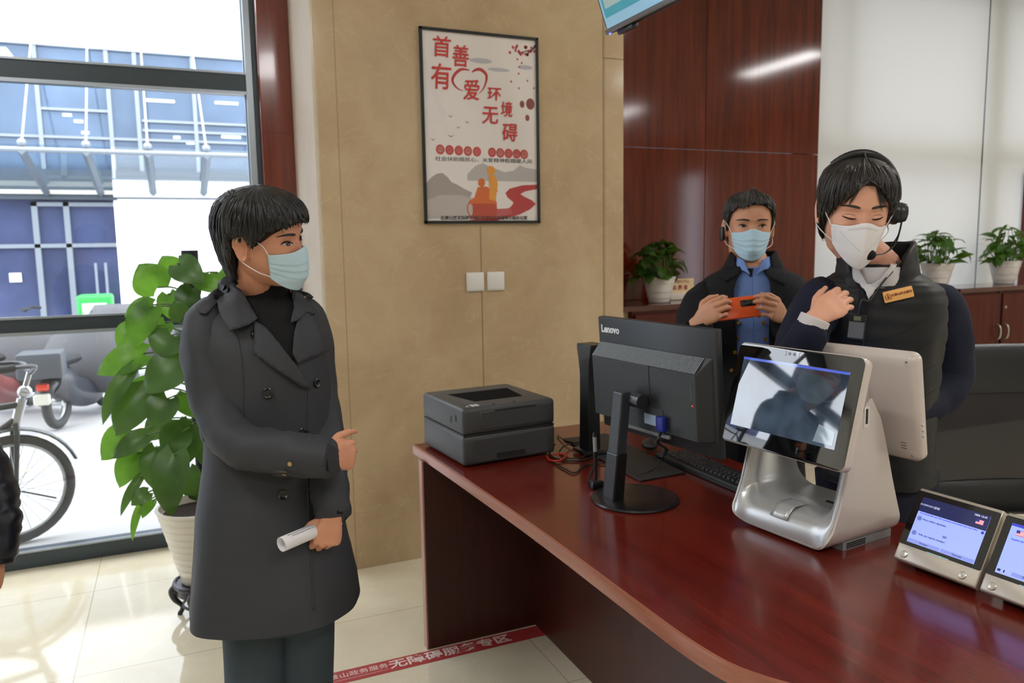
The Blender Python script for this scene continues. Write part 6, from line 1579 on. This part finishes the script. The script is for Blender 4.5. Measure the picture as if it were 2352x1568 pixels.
# name badge on the chest
Sx = SV
def flat_on(S_, a, b_, c_, off):                 # frame on a surface from three pixels: centre, right, up
    p, nrm = S_.hit(*a); q = S_.hit(*b_)[0]; x = (q-p); x = (x-nrm*x.dot(nrm)).normalized(); return frame(p+nrm*off, x, nrm.cross(x), nrm)
bf = flat_on(SV, (2061, 676), (2090, 669), None, .010)
bad = obj('name_badge', FDm(slab(.074, .030, .003, [(0, -.002), (0, .0015), (.001, .002)], MB()), bf), mat('badge_gold', (240, 178, 104), .35), sv, world=True)
obj('badge_lettering', text_mb('石景山政务服务', .0075, bf @ TR((.009, .001, .0022)), bold=.0002), mat('badge_red', (120, 40, 24), .5), bad, world=True, smooth=False)
em = MB().tube([(-.033, -.004, 0), (-.033, .002, 0), (-.026, .0085, 0), (-.019, .002, 0), (-.019, -.004, 0)], .0009, 6).box((-.026, -.006, 0), (.016, .0018, .001)).box((-.026, .0, 0), (.002, .010, .001)).box((-.026, -.001, 0), (.009, .0016, .001))
obj('badge_emblem', FDm(em, bf @ TR((0, 0, .0022))), mat('badge_red', (120, 40, 24), .5), bad, world=True, smooth=False)
# identity card on a strap
cf = flat_on(SV, (1970, 750), (1990, 752), None, .016)
idc = obj('identity_card', FDm(slab(.048, .070, .003, [(0, -.002), (0, .001), (.001, .0014)], MB()), cf), mat('card_black', (26, 26, 28), .35), sv, world=True)
obj('card_face', FDm(MB().box((0, -.008, .0016), (.040, .044, .0008)), cf), mat('card_grey', (112, 114, 118), .25), idc, world=True, smooth=False)
obj('card_window', FDm(MB().box((.0, .024, .0016), (.018, .012, .0008)), cf), mat('card_cream', (120, 122, 100), .5), idc, world=True, smooth=False)
obj('strap', MB().tube([cf @ Vector((0, .034, .002)), cf @ Vector((.006, .075, .004)), SV.hit(1994, 690)[0]+(-CF)*.012, pt(2030, 645, 2.085), pt(2068, 605, 2.11)], .0028, 6, 5), mat('strap_dark', (40, 42, 50), .6), idc, world=True)
ts_ = MB()
for sd in (-1, 1): ts_.tube([pt(2012+50*sd, 1080, 2.3), pt(2014+52*sd, 1250, 2.3), pt(2018+50*sd, 1500, 2.31), pt(2022+48*sd, 1760, 2.33)], [.11, .095, .082, .085], 24, 5)
ts_.loft([ring(*r, n=40) for r in rings_smooth([(1030, 1892, 2136, 2.29, .13), (1120, 1888, 2140, 2.295, .14), (1220, 1896, 2134, 2.3, .13), (1270, 1910, 2120, 2.3, .11)], 3)])
obj('trousers', ts_, m_cloth('navy_trousers', (22, 26, 44), .8, 600, .1), sv, world=True, ang=80)
for sd in (-1, 1):
    c = pt(2022+48*sd, 1770, 2.33); simple_shoe((c.x, c.y, 0), (-.6, -.8, 0), sv, mat('shoe_black', (20, 20, 22), .3))
# ---------------------------------------------------------------- person at the left edge: only an arm reaches into the picture
le = thing('person', 'person at the left edge, only the dark padded sleeve and hand in view', 'person', pt(-190, 1500, 1.72))
HL = HM(pt(-150, 500, 1.64), -40, 4, 0, 1.0)
b = head_mb(HL)
b.tube([HL @ Vector((-.035, 0, -.03)), HL @ Vector((-.035, 0, -.09)), pt(-215, 650, 1.74), pt(-215, 700, 1.75)], [.064, .058, .06, .075], 18, 4)
torso([(690, -300, -120, 1.75, .07), (800, -310, -110, 1.75, .09), (1000, -300, -120, 1.75, .09), (1250, -320, -100, 1.76, .11)], b, 30)
limb(b, [(-150, 740, 1.76, .04), (-122, 900, 1.76, .042), (-60, 1060, 1.74, .038), (-16, 1220, 1.71, .03), (-16, 1275, 1.70, .028)])
hand_mb(b, hframe(pt(-14, 1276, 1.70), -CU*.9-CF*.35, CR*.8-CF*.5, 1 if False else -1), .8, [(50, 60, 30)]*4, .03)
limb(b, [(-330, 740, 1.74, .04), (-370, 900, 1.74, .042), (-360, 1150, 1.7, .036), (-340, 1320, 1.66, .028)])
hand_mb(b, hframe(pt(-340, 1310, 1.66), -CU, -CR, 1), .8, [(30, 40, 20)]*4, .03)
for sd in (-1, 1): limb(b, [(-205+60*sd, 1300, 1.76, .085), (-200+55*sd, 1700, 1.77, .06), (-195+50*sd, 2150, 1.8, .04)])
remeshed('body', b, M_SKM, le, .0032)
eye_set(le, HL, 1.0)
mask_surgical(le, HL, 1.0, (160, 190, 205))
obj('hair', hair_mb(HL, HTM, low_m, seed=5, top=.122, wisps=80, thick=.01), m_hair('hair_left', (16, 16, 17), (44, 42, 42)), le, world=True, ang=180)
M_PUFF = m_cloth('padded_nylon', (22, 24, 34), .35, 300, .1)
jm = torso([(665, -270, -175, 1.75, .08), (700, -330, -135, 1.75, .11), (760, -350, -125, 1.75, .14), (950, -350, -125, 1.75, .15), (1150, -352, -120, 1.76, .155), (1300, -355, -115, 1.76, .16)], None, 44)
jk = obj('jacket', jm, M_PUFF, le, world=True, ang=180, pre=wrinkle(.010, 6, 16, 3))
def puff(rows, par, seed):
    P, Rr = spline([pt(a, b_, c) for a, b_, c, r in rows], [r for *_, r in rows], 14)
    Rr = [r*(1+.07*abs(math.sin(i*PI/9))**.5-.035) for i, r in enumerate(Rr)]
    mb = MB().tube(P, Rr, 28)
    return obj('sleeve', mb, M_PUFF, par, world=True, ang=180, pre=wrinkle(.006, 30, 45, seed, .002, 90))
puff([(-170, 715, 1.76, .05), (-150, 790, 1.77, .068), (-125, 900, 1.77, .066), (-78, 1020, 1.75, .062), (-30, 1130, 1.73, .058), (-14, 1220, 1.71, .052), (-20, 1290, 1.70, .042)], jk, 4)
puff([(-320, 715, 1.74, .05), (-365, 790, 1.74, .066), (-385, 900, 1.74, .064), (-375, 1100, 1.71, .058), (-345, 1290, 1.665, .045)], jk, 7)
tl_ = MB()
for sd in (-1, 1): tl_.tube([pt(-205+62*sd, 1250, 1.76), pt(-200+60*sd, 1600, 1.77), pt(-195+55*sd, 2130, 1.8)], [.115, .09, .08], 24, 5)
obj('trousers', tl_, m_cloth('left_trousers', (30, 32, 40), .8, 600, .1), le, world=True, ang=80)
for sd in (-1, 1):
    c = pt(-195+50*sd, 2160, 1.8); simple_shoe((c.x, c.y, 0), (.8, -.6, 0), le, mat('shoe_black', (20, 20, 22), .3))
